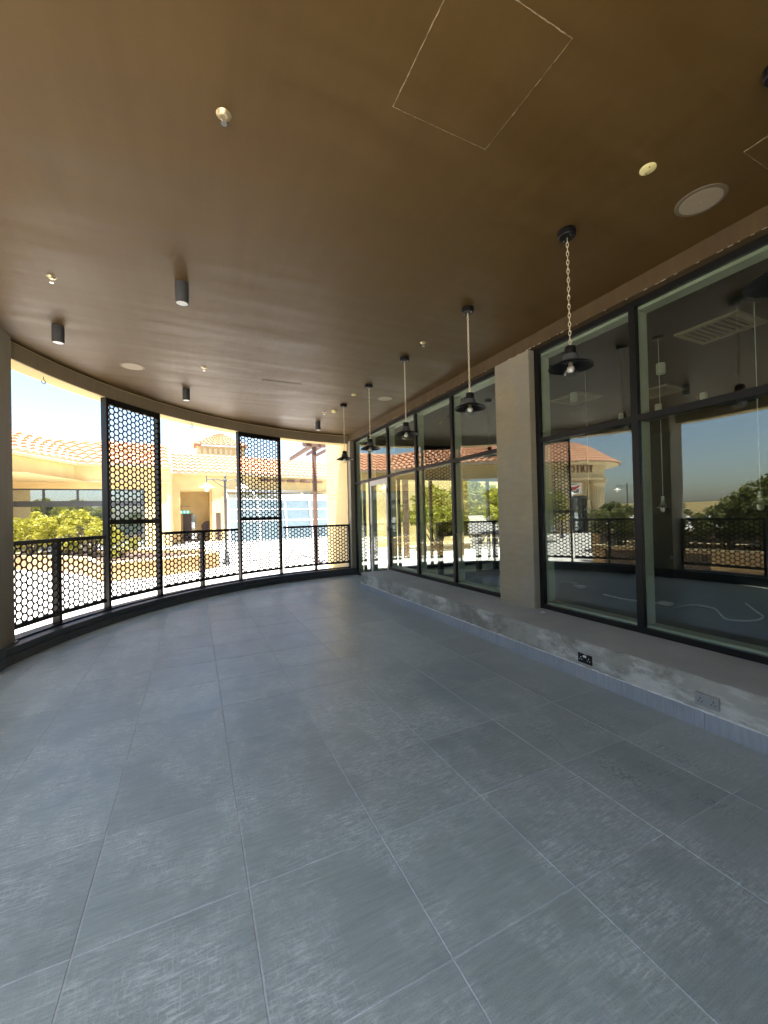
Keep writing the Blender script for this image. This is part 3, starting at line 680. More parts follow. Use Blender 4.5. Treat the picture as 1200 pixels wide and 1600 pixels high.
# ---------------------------------------------------------------- small fittings on the ceiling
dn = empty('cylinder_downlight', (0, 0, 3.72), 'x', 'downlight', 'grey cylinder downlights on the terrace ceiling')
smooth_by_angle(link('housing', MB().lathe([(0.050, -0.178), (0.050, -0.190), (0.057, -0.190), (0.057, -0.004), (0.055, 0.0)], 28).mesh('housing', 'grey_metal'), dn))
link('lens', MB().lathe([(0.0, -0.186), (0.049, -0.186), (0.049, -0.18), (0, -0.18)], 24).mesh('lens', 'white_plastic'), dn)
for k, (x, y, lb) in enumerate(((-0.07, 4.10, 'grey cylinder downlight, largest, at centre left of ceiling'), (-1.33, 5.52, 'grey cylinder downlight nearest the left column'), (-0.09, 7.41, 'grey cylinder downlight close to the curved beam'), (2.59, 8.91, 'grey cylinder downlight at the far end of ceiling'))):
    o = dn if k == 0 else copy_tree(dn); o.location = (x, y, 3.72); o['label'] = lb
sp = empty('ceiling_speaker', (0, 0, 3.72), 'x', 'speaker', 'round flush ceiling speakers')
smooth_by_angle(link('rim', MB().lathe([(0.128, -0.007), (0.132, -0.008), (0.150, -0.004), (0.153, 0.0)], 40).mesh('rim', 'speaker_rim'), sp))
link('grille', MB().lathe([(0.0, -0.0085), (0.118, -0.0085), (0.126, -0.007)], 40).mesh('grille', 'speaker_grille'), sp)
for k, (x, y, lb) in enumerate(((-0.75, 6.57, 'round flush speaker on ceiling near the curved beam at left'), (3.24, 6.70, 'round flush speaker between far pendant and windows'), (3.29, 1.58, 'round flush speaker at upper right near the window head'))):
    o = sp if k == 0 else copy_tree(sp); o.location = (x, y, 3.72); o['label'] = lb
    if k == 2: link('badge', MB().box(-0.012, 0.012, -0.004, 0.004, -0.011, -0.0086).mesh('badge', 'steel'), o).rotation_euler = (0, 0, -1.0)
sk = empty('sprinkler_head', (0, 0, 3.72), 'x', 'sprinkler', 'small brass sprinkler heads on the ceiling')
smooth_by_angle(link('rosette', MB().lathe([(0.012, -0.012), (0.022, -0.014), (0.038, -0.003), (0.040, 0.0)], 24).mesh('rosette', 'brass'), sk))
m = MB().tube([(-0.012, 0, -0.012), (-0.013, 0, -0.03), (0, 0, -0.045), (0.013, 0, -0.03), (0.012, 0, -0.012)], 0.003, 6)
link('yoke', m.mesh('yoke', 'brass'), sk)
link('deflector', MB().lathe([(0.0, -0.050), (0.016, -0.050), (0.016, -0.047), (0.0, -0.045)], 12).mesh('deflector', 'steel'), sk)
for k, (x, y, lb) in enumerate(((0.18, 2.29, 'nearest brass sprinkler head at upper left of ceiling'), (-1.11, 4.44, 'brass sprinkler head nearest the left picture edge'), (0.16, 6.26, 'brass sprinkler head between two cylinder downlights'),
                               (2.66, 4.35, 'brass sprinkler head in the line of pendants'), (2.48, 8.05, 'farthest brass sprinkler head beside the far detector'))):
    o = sk if k == 0 else copy_tree(sk); o.location = (x, y, 3.72); o['label'] = lb
for k, (x, y, r, hh, lb) in enumerate(((2.665, 1.565, 0.047, 0.012, 'cream round cover plate on ceiling left of the nearest speaker'), (2.61, 6.68, 0.045, 0.02, 'cream round cover plate between the two farthest pendants'), (2.62, 7.83, 0.052, 0.045, 'cream domed smoke detector behind the farthest pendant'))):
    t = empty('ceiling_detector', (x, y, 3.72), lb, 'smoke detector', 'cream round covers on the ceiling')
    smooth_by_angle(link('cover', MB().lathe([(0.0, -hh), (r * 0.8, -hh), (r, -hh * 0.5), (r, 0)], 24).mesh('cover', 'cream_plastic'), t))
    m = MB()
    for a in (0.9, 4.0): m.lathe([(0.005, -0.0015), (0.005, 0)], 6, (r * 0.6 * math.cos(a), r * 0.6 * math.sin(a), -hh - 0.0003))
    link('screw', m.mesh('screw', 'speaker_rim'), t)
def hook(a, label):
    p = pc(a, 6.20, 3.50); pts = [p, p + Vector((0, 0, -0.03))]
    for k in range(11):
        t = rad(90 - 28 * k); pts.append(p + Vector((0.030 * math.cos(t) * math.sin(rad(a)), -0.030 * math.cos(t) * math.cos(rad(a)), -0.062 + 0.030 * math.sin(t))))
    tag(MB().tube(pts, 0.005, 6).build('ceiling_hook', 'grey_metal'), label, 'hook', 'steel hooks under the roof beam')
hook(154.5, 'steel hook under the roof beam near the left column'); hook(128.0, 'steel hook under the roof beam between the tall screens')

# ---------------------------------------------------------------- far end wall of the terrace building
fw = empty('end_wall', (3.9, 11.2, -0.1), 'sunlit cream rendered wall beyond the far railing corner', 'wall')
m = MB(); zs = [-0.1, 0.75, 2.08, 2.20, 3.02, 3.14, 4.06]
for k in range(len(zs) - 1): m.box(3.75, 3.99, 10.22, 12.10, zs[k] + (0.006 if k else 0), zs[k + 1] - 0.006)
m.build('render_band', 'stucco_pale', fw)
MB().box(3.762, 3.98, 10.232, 12.088, -0.1, 4.05).build('core', 'stucco_pale', fw)
bevel(MB().box(3.77, 3.885, 10.02, 10.20, -0.1, 3.56).build('end_jamb', 'column_plaster', fw), 0.004)
MB().box(3.755, 3.90, 10.0, 10.212, 0.0005, 0.10).build('skirting', 'kerb_tile', fw)

# ---------------------------------------------------------------- tiled roofs
def tiled(mb, e0, e1, r0, r1, rows=8, pw=0.44, hgt=0.13, lip=0.11):
    # eave e0->e1, ridge r0->r1; rows of barrel tiles, each row lapped over the one below
    e0, e1, r0, r1 = map(Vector, (e0, e1, r0, r1)); n = max(2, int((e1 - e0).length / pw)); sub = 6
    nor = (e1 - e0).cross(r0 - e0).normalized()
    if nor.z < 0: nor = -nor
    for j in range(rows):
        v0, v1 = j / rows, (j + 1.08) / rows; base = len(mb.v); k_n = n * sub + 1
        lo, hi, dn_ = [], [], []
        for k in range(k_n):
            u = k / (n * sub); ph = (k % sub) / sub; wv = hgt * max(0.0, math.sin(math.pi * min(1, ph * 1.25))) if ph < 0.8 else 0.0
            a0, a1 = e0.lerp(e1, u), r0.lerp(r1, u)
            lo.append(a0.lerp(a1, v0) + nor * (wv + lip)); hi.append(a0.lerp(a1, min(1.0, v1)) + nor * (wv * 0.8)); dn_.append(a0.lerp(a1, v0) + nor * (wv * 0.3 - 0.01))
        fs = []
        for k in range(k_n - 1):
            fs.append((k, k + 1, k_n + k + 1, k_n + k)); fs.append((2 * k_n + k, 2 * k_n + k + 1, k + 1, k))
        mb.add(lo + hi + dn_, fs)
def offset(poly, d):
    out = []
    for i, p in enumerate(poly):
        ns = []
        for j in (i - 1, i):
            if 0 <= j < len(poly) - 1:
                t = Vector(poly[j + 1]) - Vector(poly[j]); t.normalize(); ns.append(Vector((-t.y, t.x)))
        n = sum(ns, Vector((0, 0))); n.normalize(); n = n / max(0.4, n.dot(ns[0])); out.append(tuple(Vector(p) + n * d))
    return out
def wall_strip(mb, poly, z0, z1, th):
    q = offset(poly, th)
    for i in range(len(poly) - 1):
        mb.add([(*poly[i], z0), (*poly[i + 1], z0), (*q[i + 1], z0), (*q[i], z0), (*poly[i], z1), (*poly[i + 1], z1), (*q[i + 1], z1), (*q[i], z1)],
               [(3, 2, 1, 0), (4, 5, 6, 7), (0, 1, 5, 4), (1, 2, 6, 5), (2, 3, 7, 6), (3, 0, 4, 7)])
EZ = 5.1
# wing at the left: eave line bends from the turret to the inner corner, then runs along the court
wing = empty('shop_wing', (-7, 29, -0.1), 'yellow rendered shop wing with pale tiled roof and wide dark framed window', 'building')
WE = [(-15.2, 22.2), (-11.5, 21.4), (-8.4, 23.6), (-7.7, 25.6), (-6.15, 29.1), (-1.35, 29.5)]
ridge = offset(WE, 3.2); m = MB()
for i in range(len(WE) - 1): tiled(m, (*WE[i], EZ), (*WE[i + 1], EZ), (*ridge[i], EZ + 1.75), (*ridge[i + 1], EZ + 1.75), 6)
rf = m.build('roof', 'roof_tile', wing); tag(rf, kind='stuff')
m = MB(); 
for i in range(len(WE) - 1): m.tube([(*ridge[i], EZ + 1.80), (*ridge[i + 1], EZ + 1.80)], 0.13, 8)
m.tube([(-1.35, 29.5, EZ + 0.05), (ridge[-1][0], ridge[-1][1], EZ + 1.80)], 0.10, 8)
m.build('ridge_tiles', 'roof_tile', rf)
m = MB(); wall_strip(m, offset(WE, 0.12), EZ - 0.13, EZ - 0.005, 3.0); m.build('eave_soffit', 'trim_cream', wing)
m = MB(); wall_strip(m, offset(WE, 0.42), 4.02, EZ - 0.135, 0.3); m.build('entablature', 'stucco', wing)
m = MB(); wall_strip(m, offset(WE, 0.36), 4.02, 4.10, 0.059); m.build('moulding', 'trim_cream', wing)
m = MB(); m.box(-11.2, -1.6, 30.0, 30.3, 3.62, 4.9); m.box(-11.2, -9.75, 30.0, 30.3, -0.1, 3.618); m.box(-2.9, -1.6, 30.0, 30.3, -0.1, 3.618)
m.prism([(-11.5, 30.3), (-10.6, 24.4), (-10.3, 24.4), (-11.2, 30.3)], -0.1, 4.9); m.build('wall', 'stucco', wing)
MB().prism([(-10.2, 23.6), (-7.2, 24.6), (-5.7, 29.5), (-1.7, 29.95), (-1.7, 29.99), (-11.1, 29.99)], 4.0, 4.018).build('portico_soffit', 'stucco', wing)
MB().box(-1.62, -1.40, 29.9, 33.6, -0.1, 4.95).build('gable_wall', 'stucco', wing)
win = MB().box(-9.748, -2.902, 30.02, 30.14, 2.55, 2.88).build('window', 'shop_frame', wing)
m = MB()
for x in (-9.69, -8.05, -6.41, -4.77, -2.96): m.box(x - 0.055, x + 0.055, 30.02, 30.12, -0.1, 2.548); m.box(x - 0.055, x + 0.055, 30.02, 30.12, 2.882, 3.61)
m.box(-9.63, -3.02, 30.03, 30.11, 3.54, 3.612); m.build('window_frame', 'shop_frame', win)
for k, x in enumerate((-9.69, -8.05, -6.41, -4.77)):
    x1 = (-8.05, -6.41, -4.77, -2.96)[k]
    MB().box(x + .057, x1 - .057, 30.07, 30.08, 2.885, 3.535).build('pane', 'far_glass', win); MB().box(x + .057, x1 - .057, 30.07, 30.08, -0.05, 2.545).build('pane', 'far_glass', win)
MB().box(-9.74, -2.91, 30.16, 30.18, 0.0, 3.6).build('sky_reflection_panel', 'pale_panel', wing)  # pale sheet added behind the panes in place of mirrored sky
# building on the far side with the portal, cupola and glazed lean-to
far = empty('arcade_building', (4, 34, -0.1), 'yellow arcade building with portal, tiled roof and square cupola at the back', 'building')
FE = [(-1.38, 33.0), (4.0, 33.5), (14.0, 35.8)]
fr = offset(FE, 3.4); m = MB()
for i in range(2): tiled(m, (*FE[i], EZ), (*FE[i + 1], EZ), (*fr[i], EZ + 1.85), (*fr[i + 1], EZ + 1.85), 6)
rf2 = m.build('roof', 'roof_tile', far); tag(rf2, kind='stuff')
m = MB(); wall_strip(m, offset(FE, 0.1), EZ - 0.14, EZ - 0.006, 3); m.build('eave_soffit', 'trim_cream', far)
m = MB(); wall_strip(m, offset(FE, 0.45), 3.92, EZ - 0.142, 0.3); m.build('upper_wall', 'stucco', far)
m = MB(); W0 = offset(FE, 0.45)
m.box(-1.39, -0.95, 33.45, 37.0, -0.1, 3.918); m.box(1.25, 2.1, 33.72, 34.3, -0.1, 3.918); m.box(2.1, 13.0, 35.4, 35.7, -0.1, 3.9); m.build('wall', 'stucco', far)
m = MB(); m.box(-0.949, 1.3, 36.9, 37.1, -0.1, 3.9); m.box(1.1, 1.3, 34.3, 36.9, -0.1, 3.9); m.build('portal_wall', 'stucco', far)
MB().box(-1.0, 1.3, 33.9, 36.9, 3.80, 3.916).build('portal_ceiling', 'stucco_pale', far)
dr = MB().box(-0.85, -0.10, 36.82, 36.895, -0.1, 2.1).build('door', 'dark_door', far)
MB().box(-0.22, 0.12, 36.80, 36.86, -0.1, 2.05).build('door_leaf', 'far_glass', dr)
MB().box(1.5, 1.85, 33.69, 33.718, -0.1, 2.1).build('side_door', 'dark_door', far)
cq = MB().box(0.3, 4.4, 40.2, 43.0, 5.0, 8.35).build('cupola', 'stucco', far)
m = MB(); ez = 8.40; a = (0.05, 39.9); b = (4.65, 39.9); ap = (2.35, 41.6, 9.75)
tiled(m, (*a, ez), (*b, ez), (ap[0] - .05, ap[1], ap[2]), (ap[0] + .05, ap[1], ap[2]), 7)
tiled(m, (0.05, 43.3, ez), (*a, ez), (ap[0], ap[1] + .05, ap[2]), (ap[0], ap[1] - .05, ap[2]), 7)
tiled(m, (*b, ez), (4.65, 43.3, ez), (ap[0], ap[1] - .05, ap[2]), (ap[0], ap[1] + .05, ap[2]), 7)
tag(m.build('cupola_roof', 'roof_tile', cq), kind='stuff')
m = MB()
for k in range(9): m.box(0.4 + k * 0.45, 0.65 + k * 0.45, 40.12, 40.198, 7.3, 8.1)
m.build('cupola_louvre', 'trim_cream', cq)
for k in range(5):
    x = 4.9 + k * 1.15; bevel(MB().box(x, x + 0.95, 33.95 + 0.23 * k, 34.1 + 0.23 * k, 4.62, 4.82).build('rafter_end', 'timber', far), 0.01)
# green exit sign hung in the portal
es = empty('exit_sign', (-0.6, 34.3, 2.2), 'small teal exit sign hanging from a bracket in the portal', 'sign')
MB().box(-1.08, -0.32, 34.30, 34.34, 2.06, 2.32).build('panel', 'exit_green', es)
m = MB()
for x in (-0.96, -0.74, -0.52): m.box(x, x + 0.10, 34.285, 34.299, 2.11, 2.27)
m.build('symbol', 'white_plastic', es)
MB().tube([(-1.2, 34.32, 2.35), (-1.2, 34.32, 2.62), (-0.3, 34.32, 2.62)], 0.018, 6).build('bracket', 'shop_frame', es)
# glazed lean-to with white frame
gl = empty('glazed_lean_to', (6, 31, -0.1), 'white framed glazed lean-to against the yellow arcade wall', 'conservatory')
GX = [2.2, 4.3, 6.4, 8.5, 10.6]; GYf, GYb = 29.6, 33.4
def gy(x): return 0.28 * (x - 2.2)
m = MB()
for x in GX:
    m.tube([(x, GYf + gy(x), -0.1), (x, GYf + 0.9 + gy(x), 3.0)], 0.05, 6); m.tube([(x, GYf + 0.9 + gy(x), 3.0), (x, GYb + gy(x), 3.75)], 0.05, 6)
for (yy, zz) in ((0.42, 1.4), (0.68, 2.25), (0.9, 3.0), (3.8, 3.75)):
    m.tube([(GX[0], GYf + yy + gy(GX[0]), zz), (GX[-1], GYf + yy + gy(GX[-1]), zz)], 0.045, 6)
m.tube([(2.2, GYf, -0.1), (2.2, GYb, -0.1)], 0.05, 6); m.tube([(2.2, GYb, -0.1), (2.2, GYb, 3.75)], 0.05, 6)
m.build('frame', 'white_frame', gl)
for k in range(4):
    xa, xb = GX[k] + 0.06, GX[k + 1] - 0.06
    for (y0_, z0_, y1_, z1_) in ((0.03, 0.0, 0.42, 1.36), (0.44, 1.45, 0.68, 2.2), (0.70, 2.3, 0.89, 2.95), (0.95, 3.02, 3.75, 3.74)):
        vsq = [(xa, GYf + y0_ + gy(xa), z0_), (xb, GYf + y0_ + gy(xb), z0_), (xb, GYf + y1_ + gy(xb), z1_), (xa, GYf + y1_ + gy(xa), z1_)]
        vsq += [(p[0], p[1] + 0.01, p[2] + 0.002) for p in vsq]
        MB().add(vsq, [(3, 2, 1, 0), (4, 5, 6, 7), (0, 1, 5, 4), (1, 2, 6, 5), (2, 3, 7, 6), (3, 0, 4, 7)]).build('pane', 'conservatory_glass', gl)
m = MB(); m.box(2.3, 12, 33.2, 33.4, -0.1, 3.5); m.build('back_panel', 'pale_panel', gl)

# ---------------------------------------------------------------- round turret with sign, seen mirrored in the shop glass
TX, TY = -19.3, 24.2; TR = 3.8
tu = empty('round_turret', (TX, TY, -0.1), 'round turret with orange tiled dome, fluted columns and sign band, mirrored in the glass', 'building')
m = MB(); prof = [(TR + 1.0, EZ), (TR * 0.97, EZ + 0.75), (TR * 0.72, EZ + 1.42), (TR * 0.42, EZ + 1.90), (0.4, EZ + 2.1)]
nt_ = 88
def dome(t):
    s = t * (len(prof) - 1); i = min(int(s), len(prof) - 2); f = s - i
    return prof[i][0] * (1 - f) + prof[i + 1][0] * f, prof[i][1] * (1 - f) + prof[i + 1][1] * f
rows = 13
for j in range(rows):
    (r0, z0), (r1, z1) = dome(j / rows), dome(min(1, (j + 1.08) / rows)); sub = 6; nn = nt_ * sub; lo, hi, dd = [], [], []
    for k in range(nn):
        a = 2 * math.pi * k / nn; ph = (k % sub) / sub; wv = 0.08 * math.sin(math.pi * min(1, ph * 1.25)) if ph < 0.8 else 0; ca, sa = math.cos(a), math.sin(a)
        lo.append((TX + (r0 + 0.02) * ca, TY + (r0 + 0.02) * sa, z0 + wv * (r0 / TR) ** 0.5 + 0.05)); hi.append((TX + r1 * ca, TY + r1 * sa, z1 + wv * 0.7)); dd.append((TX + r0 * ca, TY + r0 * sa, z0 + wv * 0.3 - 0.02))
    fs = []
    for k in range(nn):
        q = (k + 1) % nn; fs += [(k, q, nn + q, nn + k), (2 * nn + k, 2 * nn + q, q, k)]
    m.add(lo + hi + dd, fs)
tag(m.build('roof', 'roof_tile', tu), kind='stuff')
smooth_by_angle(MB().lathe([(TR - 0.1, EZ - 0.13), (TR + 0.25, EZ - 0.10), (TR + 0.85, EZ - 0.06), (TR + 0.9, EZ - 0.01), (0.1, EZ - 0.005)], 64, (TX, TY, 0)).build('cornice', 'trim_cream', tu))
smooth_by_angle(MB().lathe([(TR - 0.6, 3.90), (TR + 0.02, 3.90), (TR + 0.06, 4.02), (TR - 0.12, 4.06), (TR - 0.12, EZ - 0.132), (TR - 0.6, EZ - 0.132)], 64, (TX, TY, 0)).build('sign_band', 'trim_cream', tu))
def tdir(a, r, z): return Vector((TX + r * math.cos(rad(a)), TY + r * math.sin(rad(a)), z))
view_a = math.degrees(math.atan2(0 - TY, 7.82 - TX))           # towards the mirrored viewer
for k in range(6):
    a = -112 + k * 60; p = tdir(a, TR - 0.55, 0)
    m = MB(); n = 40; fl_ = []
    zz = [(-0.1, .62), (0.15, .62), (0.16, .52), (3.35, .46), (3.36, .52), (3.5, .54), (3.6, .62), (3.89, .62)]
    vsq, fsq = [], []
    for (z, r) in zz:
        for q in range(n):
            rr = r - (0.035 if (q % 2 and 0.16 <= z <= 3.35) else 0); t = 2 * math.pi * q / n
            vsq.append((p.x + rr * math.cos(t), p.y + rr * math.sin(t), z))
    for j in range(len(zz) - 1):
        for q in range(n): fsq.append((j * n + q, j * n + (q + 1) % n, (j + 1) * n + (q + 1) % n, (j + 1) * n + q))
    m.add(vsq, fsq).build('fluted_column', 'trim_cream', tu)
MB().lathe([(TR - 1.5, -0.1), (TR - 1.5, 2.5), (TR - 1.45, 2.5), (TR - 1.45, 2.6)], 32, (TX, TY, 0)).build('glazing', 'far_glass', tu)
m = MB()
for k in range(24):
    p = tdir(15 * k, TR - 1.46, 0); m.box(p.x - .05, p.x + .05, p.y - .05, p.y + .05, -0.1, 2.6)
m.lathe([(TR - 1.55, 2.55), (TR - 1.40, 2.55), (TR - 1.40, 2.75), (TR - 1.55, 2.75)], 32, (TX, TY, 0)); m.lathe([(TR - 1.55, 2.05), (TR - 1.41, 2.05), (TR - 1.41, 2.2), (TR - 1.55, 2.2)], 32, (TX, TY, 0))
m.build('glazing_frame', 'shop_frame', tu)
MB().lathe([(TR - 1.5, 2.755), (TR - 1.42, 2.755), (TR - 1.42, 4.0), (TR - 1.5, 4.0)], 40, (TX, TY, 0)).build('drum_wall', 'trim_cream', tu)
# sign lettering: strokes in a 0..1 box, bent round the band
GL = {'V': [[(0, 1), (.22, 1), (.58, 0), (.44, 0)], [(.80, 1), (.90, 1), (.58, 0), (.50, 0)], [(-.06, 1), (.30, 1), (.30, .93), (-.06, .93)], [(.70, 1), (1.0, 1), (1.0, .93), (.70, .93)]],
      'E': [[(.10, 1), (.30, 1), (.30, 0), (.10, 0)], [(0, 1), (.78, 1), (.78, .91), (0, .91)], [(0, .09), (.82, .09), (.82, 0), (0, 0)], [(.3, .55), (.62, .55), (.62, .46), (.3, .46)], [(.70, .92), (.78, .92), (.78, .74), (.70, .74)], [(.74, .28), (.82, .28), (.82, .08), (.74, .08)]],
      'N': [[(.08, 1), (.18, 1), (.18, 0), (.08, 0)], [(.82, 1), (.92, 1), (.92, 0), (.82, 0)], [(.05, 1), (.28, 1), (.95, 0), (.74, 0)], [(-.05, 1), (.28, 1), (.28, .93), (-.05, .93)], [(.70, 1), (1.05, 1), (1.05, .93), (.70, .93)], [(-.04, .07), (.30, .07), (.30, 0), (-.04, 0)]],
      'I': [[(.35, 1), (.62, 1), (.62, 0), (.35, 0)], [(.18, 1), (.80, 1), (.80, .93), (.18, .93)], [(.18, .07), (.80, .07), (.80, 0), (.18, 0)]]}
def ringstrokes(a0, a1, n=10):
    out = []
    for k in range(n):
        t0, t1 = rad(a0 + (a1 - a0) * k / n), rad(a0 + (a1 - a0) * (k + 1) / n)
        f = lambda t, s: (.5 + .46 * s[0] * math.cos(t), .5 + .5 * s[1] * math.sin(t))
        out.append([f(t0, (1, 1)), f(t1, (1, 1)), f(t1, (.58, .80)), f(t0, (.58, .80))])
    return out
GL['C'] = ringstrokes(48, 312, 12) + [[(.76, .92), (.84, .92), (.84, .68), (.76, .68)]]
GL['a'] = [[(.1, .6), (.6, .6), (.6, .5), (.1, .5)], [(.5, .6), (.65, .6), (.65, 0), (.5, 0)], [(.1, .36), (.5, .36), (.5, .28), (.1, .28)], [(.1, .1), (.5, .1), (.5, 0), (.1, 0)], [(.02, .34), (.14, .34), (.14, .02), (.02, .02)]]
GL['p'] = [[(.05, .6), (.2, .6), (.2, -.3), (.05, -.3)], [(.2, .6), (.6, .6), (.6, .5), (.2, .5)], [(.2, .1), (.6, .1), (.6, 0), (.2, 0)], [(.55, .56), (.68, .56), (.68, .04), (.55, .04)]]
GL['e'] = [[(.05, .56), (.18, .56), (.18, .04), (.05, .04)], [(.1, .6), (.6, .6), (.6, .5), (.1, .5)], [(.1, .1), (.62, .1), (.62, 0), (.1, 0)], [(.18, .36), (.6, .36), (.6, .27), (.18, .27)], [(.53, .56), (.65, .56), (.65, .28), (.53, .28)]]
GL['r'] = [[(.05, .6), (.2, .6), (.2, 0), (.05, 0)], [(.2, .6), (.55, .6), (.55, .48), (.2, .48)]]
def letters(text, a_start, r, z, hgt, adv, mat, name, parent):
    for i, ch in enumerate(text):
        m = MB()
        for q in GL[ch]:
            vsq = []
            for rr in (r, r + 0.06):
                for (x, yv) in q:
                    s = (i * adv + x * adv * 0.80); a = a_start + math.degrees(s / r); vsq.append(tdir(a, rr, z + yv * hgt))
            m.add(vsq, [(3, 2, 1, 0), (4, 5, 6, 7), (0, 1, 5, 4), (1, 2, 6, 5), (2, 3, 7, 6), (3, 0, 4, 7)])
        m.build(name, mat, parent)
letters('VENICE', -87, TR - 0.10, 4.40, 0.54, 0.37, 'letter_brown', 'sign_letter', tu)
# hung shop sign with a red pepper
sb = empty('pepper_sign', (*tdir(-74, TR - 1.3, 2.8)[:2], 2.8), 'white shop sign with red pepper emblem under the turret, mirrored in the glass', 'sign')
def surf(a, z, r=TR - 1.12): return tdir(a, r, z)
m = MB(); va = -88
for k in range(16):
    a0, a1 = va + 1.9 * k, va + 1.9 * (k + 1)
    vsq = [tdir(a, rr, z) for rr in (TR - 1.22, TR - 1.14) for (a, z) in ((a0, 2.9), (a1, 2.9), (a1, 3.72), (a0, 3.72))]
    m.add(vsq, [(3, 2, 1, 0), (4, 5, 6, 7), (0, 1, 5, 4), (1, 2, 6, 5), (2, 3, 7, 6), (3, 0, 4, 7)])
m.build('panel', 'white_frame', sb)
m = MB(); n = 14; vsq = []
for k in range(n + 1):
    t = k / n; a = va + 5 + 20 * t; mid = 3.36 - 0.10 * math.sin(math.pi * t) + 0.16 * (1 - t) ** 3; th = 0.15 * math.sin(math.pi * (0.06 + 0.92 * t)) ** 0.7 * (0.5 + 0.5 * t)
    for rr in (TR - 1.138, TR - 1.10): vsq += [tdir(a, rr, mid - th), tdir(a, rr, mid + th)]
fsq = []
for k in range(n):
    b = 4 * k; fsq += [(b + 2, b + 6, b + 7, b + 3), (b, b + 1, b + 5, b + 4), (b + 1, b + 3, b + 7, b + 5), (b, b + 4, b + 6, b + 2)]
m.add(vsq, fsq).build('pepper', 'sign_red', sb)
m = MB(); m.tube([tdir(va + 25, TR - 1.11, 3.47), tdir(va + 20, TR - 1.11, 3.58), tdir(va + 10, TR - 1.11, 3.63)], 0.035, 6); m.build('pepper_stalk', 'sign_green', sb)
letters('Vaper', va + 7, TR - 1.138, 2.96, 0.24, 0.17, 'shop_frame', 'sign_letter', sb)

# ---------------------------------------------------------------- pergola and street lamps
pg = empty('pergola', (3.76, 13.5, -0.1), 'brown timber pergola post with slatted top beyond the railing', 'pergola')
bevel(MB().box(3.695, 3.825, 13.435, 13.565, -0.1, 3.95).build('post', 'timber', pg), 0.012)
bevel(MB().box(7.2, 7.38, 13.41, 13.59, -0.1, 3.95).build('post', 'timber', pg), 0.012)
bevel(MB().box(3.35, 8.0, 13.36, 13.46, 3.951, 4.12).build('beam', 'timber', pg), 0.01)
bevel(MB().box(3.66, 3.76, 13.47, 17.0, 3.952, 4.10, Matrix.Translation((0, 0, 0))).build('beam', 'timber', pg), 0.01)
for k in range(10):
    x = 3.86 + 0.42 * k; bevel(MB().box(x, x + 0.07, 12.9, 16.6, 4.122, 4.24).build('rafter', 'timber', pg), 0.006)
bevel(MB().box(3.45, 3.62, 13.0, 13.9, 4.10, 4.22).build('rafter', 'timber', pg), 0.006)
def lamp_post(x, y, hgt, rz, label):
    t = empty('street_lamp', (x, y, -0.1), label, 'street lamp', 'twin arm street lamps in the courtyard'); t.rotation_euler = (0, 0, rz)
    def B(mb, name, mat, par=t): return smooth_by_angle(link(name, mb.mesh(name, mat), par))
    B(MB().lathe([(0.12, 0), (0.12, 0.12), (0.08, 0.2), (0.055, 0.5), (0.045, 0.55), (0.04, hgt), (0.06, hgt + 0.03), (0.03, hgt + 0.1), (0.05, hgt + 0.16), (0.0, hgt + 0.26)], 14), 'pole', 'shop_frame')
    for s in (-1, 1):
        B(MB().tube([(0, 0, hgt - 0.02), (s * 0.3, 0, hgt + 0.06), (s * 0.62, 0, hgt + 0.04)], 0.02, 6).tube([(0, 0, hgt - 0.25), (s * 0.15, 0, hgt - 0.18), (s * 0.32, 0, hgt - 0.05), (s * 0.42, 0, hgt + 0.04)], 0.012, 6).tube([(s * 0.62, 0, hgt + 0.16), (s * 0.62, 0, hgt - 0.1)], 0.02, 6), 'arm', 'shop_frame')
        sd_ = B(MB().lathe([(0.05, hgt - 0.10), (0.09, hgt - 0.17), (0.24, hgt - 0.23), (0.25, hgt - 0.245), (0.08, hgt - 0.23)], 20, (s * 0.62, 0, 0)), 'shade', 'white_frame')
        B(MB().lathe([(0.075, hgt - 0.235), (0.085, hgt - 0.32), (0.06, hgt - 0.38), (0, hgt - 0.4)], 14, (s * 0.62, 0, 0)), 'globe', 'porcelain', sd_)
lamp_post(1.03, 15.7, 3.05, 0.12, 'twin armed street lamp seen between the two tall screens')
lamp_post(-12.9, 18.0, 2.95, 0.7, 'twin armed street lamp standing before the turret')
lamp_post(-20.2, 18.6, 3.35, 0.9, 'twin armed street lamp mirrored in the right hand window')
# dark round stool by the portal
bc = empty('barrel_chair', (0.95, 35.2, -0.1), 'dark round backed chair standing in the portal', 'chair')
smooth_by_angle(MB().lathe([(0.0, 0.45), (0.42, 0.45), (0.44, 0.55), (0.0, 0.58)], 16, (0.95, 35.2, -0.1)).build('seat', 'dark_fabric', bc))
smooth_by_angle(MB().lathe([(0.0, -0.06), (0.42, -0.06), (0.46, 0), (0.42, 0.06), (0, 0.06)], 20, X=Matrix.Translation((0.95, 35.5, 1.0)) @ Matrix.Rotation(rad(82), 4, 'X')).build('backrest', 'dark_fabric', bc))
for (dx, dy) in ((-.3, -.3), (.3, -.3), (-.3, .3), (.3, .3)): MB().tube([(0.95 + dx * .8, 35.2 + dy * .8, 0.36), (0.95 + dx, 35.2 + dy, -0.1)], 0.02, 6).build('leg', 'black_metal', bc)

